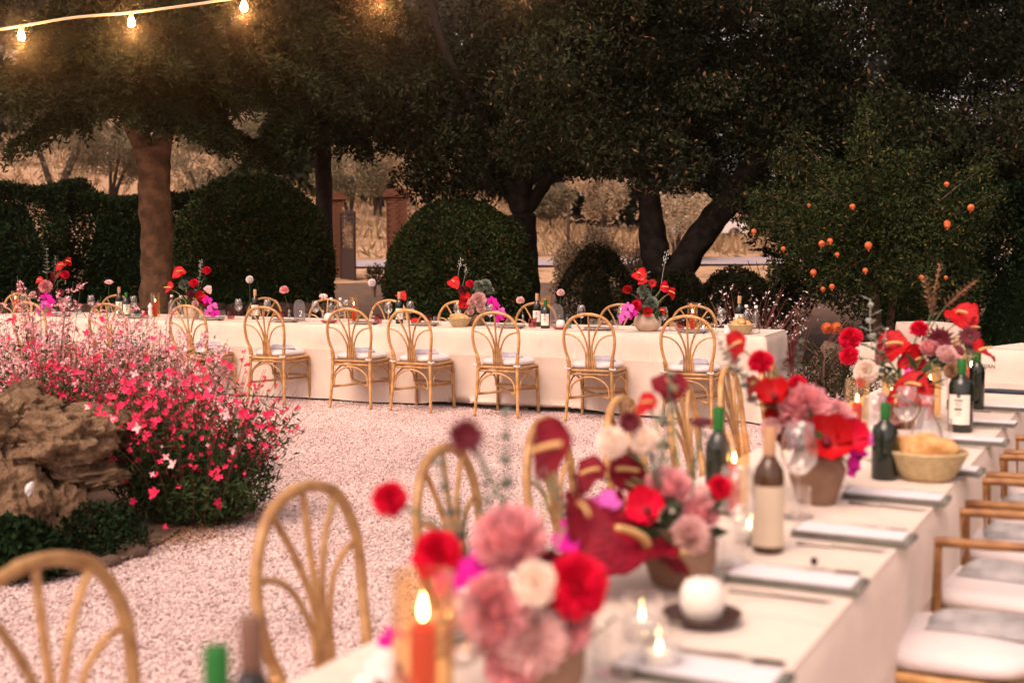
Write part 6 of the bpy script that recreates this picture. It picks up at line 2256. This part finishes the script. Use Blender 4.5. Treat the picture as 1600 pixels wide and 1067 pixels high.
# five petal blossom meshes
def blossom(m, k, n=4):
    mb = MB(); rn = random.Random(k)
    for i in range(n):
        a = 2 * math.pi * i / n + rn.uniform(-.25, .25)
        petal(mb, (0, 0, 0), (math.cos(a), math.sin(a), .25 + rn.uniform(-.1, .3)), (0, 0, 1), rn.uniform(.85, 1.1), .62, .1, 2, 0, .7)
    return mb.mesh('blossom', m, False)
BL = [blossom(M['gaura'], k, 4 + k % 2) for k in range(6)] + [blossom(M['gaurapale'], 9, 4), blossom(M['gaura'], 10, 3)]

def gaura_bush(base, spread, h, label, nstem, parts_px=None, petals='gaura', blooms=500, leafn=9000, leaf_r=None, rsize=.014, depth_jit=.25):
    base = Vector(base)
    t = thing('gaura_bush', label, 'flowering bush', base, 0, 'gaura bushes')
    st = MB(); tips = []
    for k in range(nstem):
        a = RNG.uniform(0, 6.28); rr = math.sqrt(RNG.uniform())
        e = Vector((math.cos(a) * spread[0] * rr, math.sin(a) * spread[1] * rr, h * RNG.uniform(.72, 1.08) * (1 - .30 * rr * rr)))
        s = Vector((e.x * .35, e.y * .35, 0))
        P = smooth_path([s, s.lerp(e, .5) + Vector((0, 0, .07)), e], 5)
        st.tube(P, [.0028 - .0018 * i / len(P) for i in range(len(P))], 4)
        tips.append(P)
    link('stem', st.mesh('stem', M['redtwig' if petals == 'gaura' else 'greenstem']), t)
    lr = leaf_r or (spread[0] * .9, spread[1] * .9, h * .55)
    P = []
    for k in range(int(leafn * .62)):
        Q = tips[RNG.integers(len(tips))]
        u = RNG.uniform(.02, .80) ** 1.15 * (len(Q) - 1)
        i = min(int(u), len(Q) - 2)
        c = Q[i].lerp(Q[i + 1], u - i)
        if c.z > h * .72 and RNG.uniform() < .7: continue
        P.append(c + Vector(RNG.normal(size=3) * .035))
    P = np.concatenate([np.array(P), in_ball(int(leafn * .38), (0, 0, lr[2] * .6), (lr[0] * .8, lr[1] * .8, lr[2] * .7), .25)])
    P = P[P[:, 2] > .01]
    lf = leaf_mesh('foliage', P, .055, .011, M['gauraleaf'], droop=-.5)
    tag(link('foliage', lf, t), kind='stuff')
    pts = []
    for k in range(blooms):
        Q = tips[RNG.integers(len(tips))]
        i = int(len(Q) * RNG.uniform(.45, 1) ** .8) - 1
        pts.append(Q[i] + Vector(RNG.normal(size=3) * .018))
    if pts:
        P = np.repeat(np.array(pts), 4, 0)
        fl = leaf_mesh('small_blossoms', P, rsize * 1.35, rsize * .9, M[petals], D=np.tile([0, -.5, .3], (len(P), 1)))
        tag(link('small_blossoms', fl, t), kind='stuff')
    if parts_px:
        for (px, py, r, dy) in parts_px:
            p = at_depth(px, py, base.y + dy) - base
            n = Vector((RNG.normal() * .5, -1 + RNG.normal() * .3, .5 + RNG.normal() * .4))
            link('blossom', BL[RNG.integers(8)], t, mat=Matrix.Translation(p) @ aim(n, RNG.uniform(0, 6)) @ Matrix.Scale(r * RNG.uniform(.7, 1.15), 4))
    return t
# hot pink front bush
pb = at(262, 838)
hot = []
def cluster(cx, cy, sx, sy, n, r=.027):
    for k in range(n):
        hot.append((cx + RNG.normal() * sx, cy + RNG.normal() * sy, r * RNG.uniform(.6, 1.25), RNG.uniform(-.5, .1)))
cluster(250, 640, 62, 32, 50); cluster(330, 655, 45, 40, 36); cluster(190, 620, 45, 28, 20); cluster(300, 730, 62, 34, 24); cluster(388, 655, 24, 36, 16, .022)
cluster(150, 690, 50, 28, 12); cluster(360, 715, 24, 30, 10); cluster(330, 600, 50, 20, 12); cluster(200, 710, 40, 30, 8)
hot += [(48, 600, .040, .2), (60, 602, .036, .2), (208, 783, .032, -.4), (242, 771, .036, -.4), (258, 824, .028, -.35), (279, 761, .022, -.3), (345, 790, .028, -.2), (340, 784, .026, -.2), (155, 746, .03, -.45), (195, 750, .036, -.4), (108, 683, .032, -.5), (130, 690, .032, -.5), (118, 582, .036, .2), (95, 880, .024, -.8), (430, 645, .022, 0), (352, 640, .038, .1), (238, 770, .026, -.3)]
base_front = Vector((pb.x + .06, pb.y + .32, .02))
hot = [(x, y, r, dy) for (x, y, r, dy) in hot if x < 440 and y < 830]
gaura_bush(base_front, (.66, .50), .90, 'hot pink flowering bush beside the rocks at the edge of the gravel', 150, hot, 'gaura', 420, 11500, (.56, .42, .36), .018)
# pale pink bushes behind
gaura_bush(Vector((at_depth(70, 690, 8.3).x, 8.3, .02)), (1.0, .6), 1.22, 'pale pink bush of thin flower spikes at the far left', 170, [(40, 603, .030, -.6)], 'gaurapale', 3000, 9500, (1.05, .6, .40), .017)
gaura_bush(Vector((at_depth(235, 690, 8.2).x, 8.2, .02)), (.62, .5), 1.06, 'pink bush of fine flower spikes behind the hot pink one', 95, None, 'gaurapale', 1500, 4200, (.62, .5, .34), .016)
gaura_bush(Vector((at_depth(110, 690, 7.6).x, 7.6, .02)), (.62, .4), .95, 'mixed pink bush just above the rock pile', 80, [(x, y, .027, 0) for x, y in [(30, 600), (90, 575), (150, 560), (180, 580), (205, 570), (120, 600), (60, 540), (15, 530), (200, 600), (230, 560), (20, 500), (78, 490), (135, 520), (190, 520), (160, 500), (240, 530), (270, 545)]], 'gaura', 420, 5500, (.75, .4, .40), .016)
# low leafy plants under the rocks
def low_plant(px, py, r, n, lab, m='shrubleaf', L=.045):
    p = at(px, py)
    P = in_ball(n, (0, 0, r[2] * .5), r, .3); P = P[P[:, 2] > 0]
    o = link('leafy_plant', leaf_mesh('leafy_plant', P, L, L * .5, M[m], droop=-.6), None, (p.x, p.y, .02))
    tag(o, lab, 'plant', 'low leafy plants')
low_plant(22, 905, (.24, .16, .17), 3800, 'low dark leafy plant in front of the brown rock at the left', 'hedgeleaf')
low_plant(150, 868, (.26, .16, .16), 2600, 'low ground plant in the shaded hollow below the rocks', 'hedgeleaf', .03)
low_plant(1300, 650, (.42, .35, .38), 5200, 'dark low shrub beyond the cane chairs at the right', 'shrubleaf', .03)
low_plant(1390, 620, (.5, .4, .40), 5200, 'dark shrub behind the far bouquet on the foreground table', 'shrubleaf', .03)
low_plant(1325, 672, (.20, .18, .14), 1500, 'silvery grey cushion plant beside the tan rock at the right', 'palm', .03)
def sapling():
    p = at_depth(1287, 600, 9.0)
    b = Vector((p.x, 9.0, 0))
    t = thing('conifer_sapling', 'small spiky conifer sapling beyond the cane chair arches', 'plant', b)
    st, P, D = MB(), [], []
    for k in range(16):
        a = RNG.uniform(0, 6.28); l = RNG.uniform(.15, .30)
        s = Vector((0, 0, .40 + k * .022)); e = s + Vector((math.cos(a) * l, math.sin(a) * l, l * .75))
        st.tube([s, e], .004, 4)
        for q in range(60):
            u = RNG.uniform(); c = s.lerp(e, u); P.append(c); D.append((e - s).normalized() + Vector(RNG.normal(size=3) * .6))
    st.tube([(0, 0, 0), (0, 0, .78)], .009, 6)
    link('stem', st.mesh('stem', M['twig']), t)
    tag(link('needles', leaf_mesh('needles', np.array(P), .035, .006, M['shrubleaf'], D=np.array(D) * 3), t), kind='stuff')
sapling()
rock(1252, 628, at(1252, 640).y, (.20, .18, .14), 12, 'tan rough rock at the base of the shrub beyond the cane chairs', .2)
# fallen needles and leaves near the bed edge
def litter():
    n = 2200
    a = at(240, 850); b = at(380, 790)
    t = RNG.uniform(size=n)
    P = np.array([[a.x + (b.x - a.x) * u + RNG.normal() * .12 + .03, a.y + (b.y - a.y) * u + RNG.normal() * .12 - .05, .014] for u in t])
    Q = np.array([[q.x, q.y, .016] for q in [at(RNG.uniform(150, 1150), RNG.uniform(655, 1000)) for _ in range(170)]])
    P = np.concatenate([P, Q])
    o = link('leaf_litter', leaf_mesh('leaf_litter', P, .022, .010, M['dried'])); tag(o, kind='stuff')
litter()
# ------------------------------------------------------------------ thin haze, added to give the bulbs their halos
def haze():
    m = bpy.data.materials.new('haze')
    m.use_nodes = True
    N, Lk = m.node_tree.nodes, m.node_tree.links
    N.clear()
    v = N.new('ShaderNodeVolumePrincipled')
    v.inputs['Color'].default_value = (1, .9, .85, 1)
    v.inputs['Density'].default_value = .0032
    v.inputs['Anisotropy'].default_value = .975
    o = N.new('ShaderNodeOutputMaterial')
    Lk.new(v.outputs[0], o.inputs['Volume'])
    mb = MB(); mb.box((0, 190, 19), (620, 460, 41))
    o = link('haze', mb.mesh('haze', m, False))
    tag(o, kind='stuff')
haze()
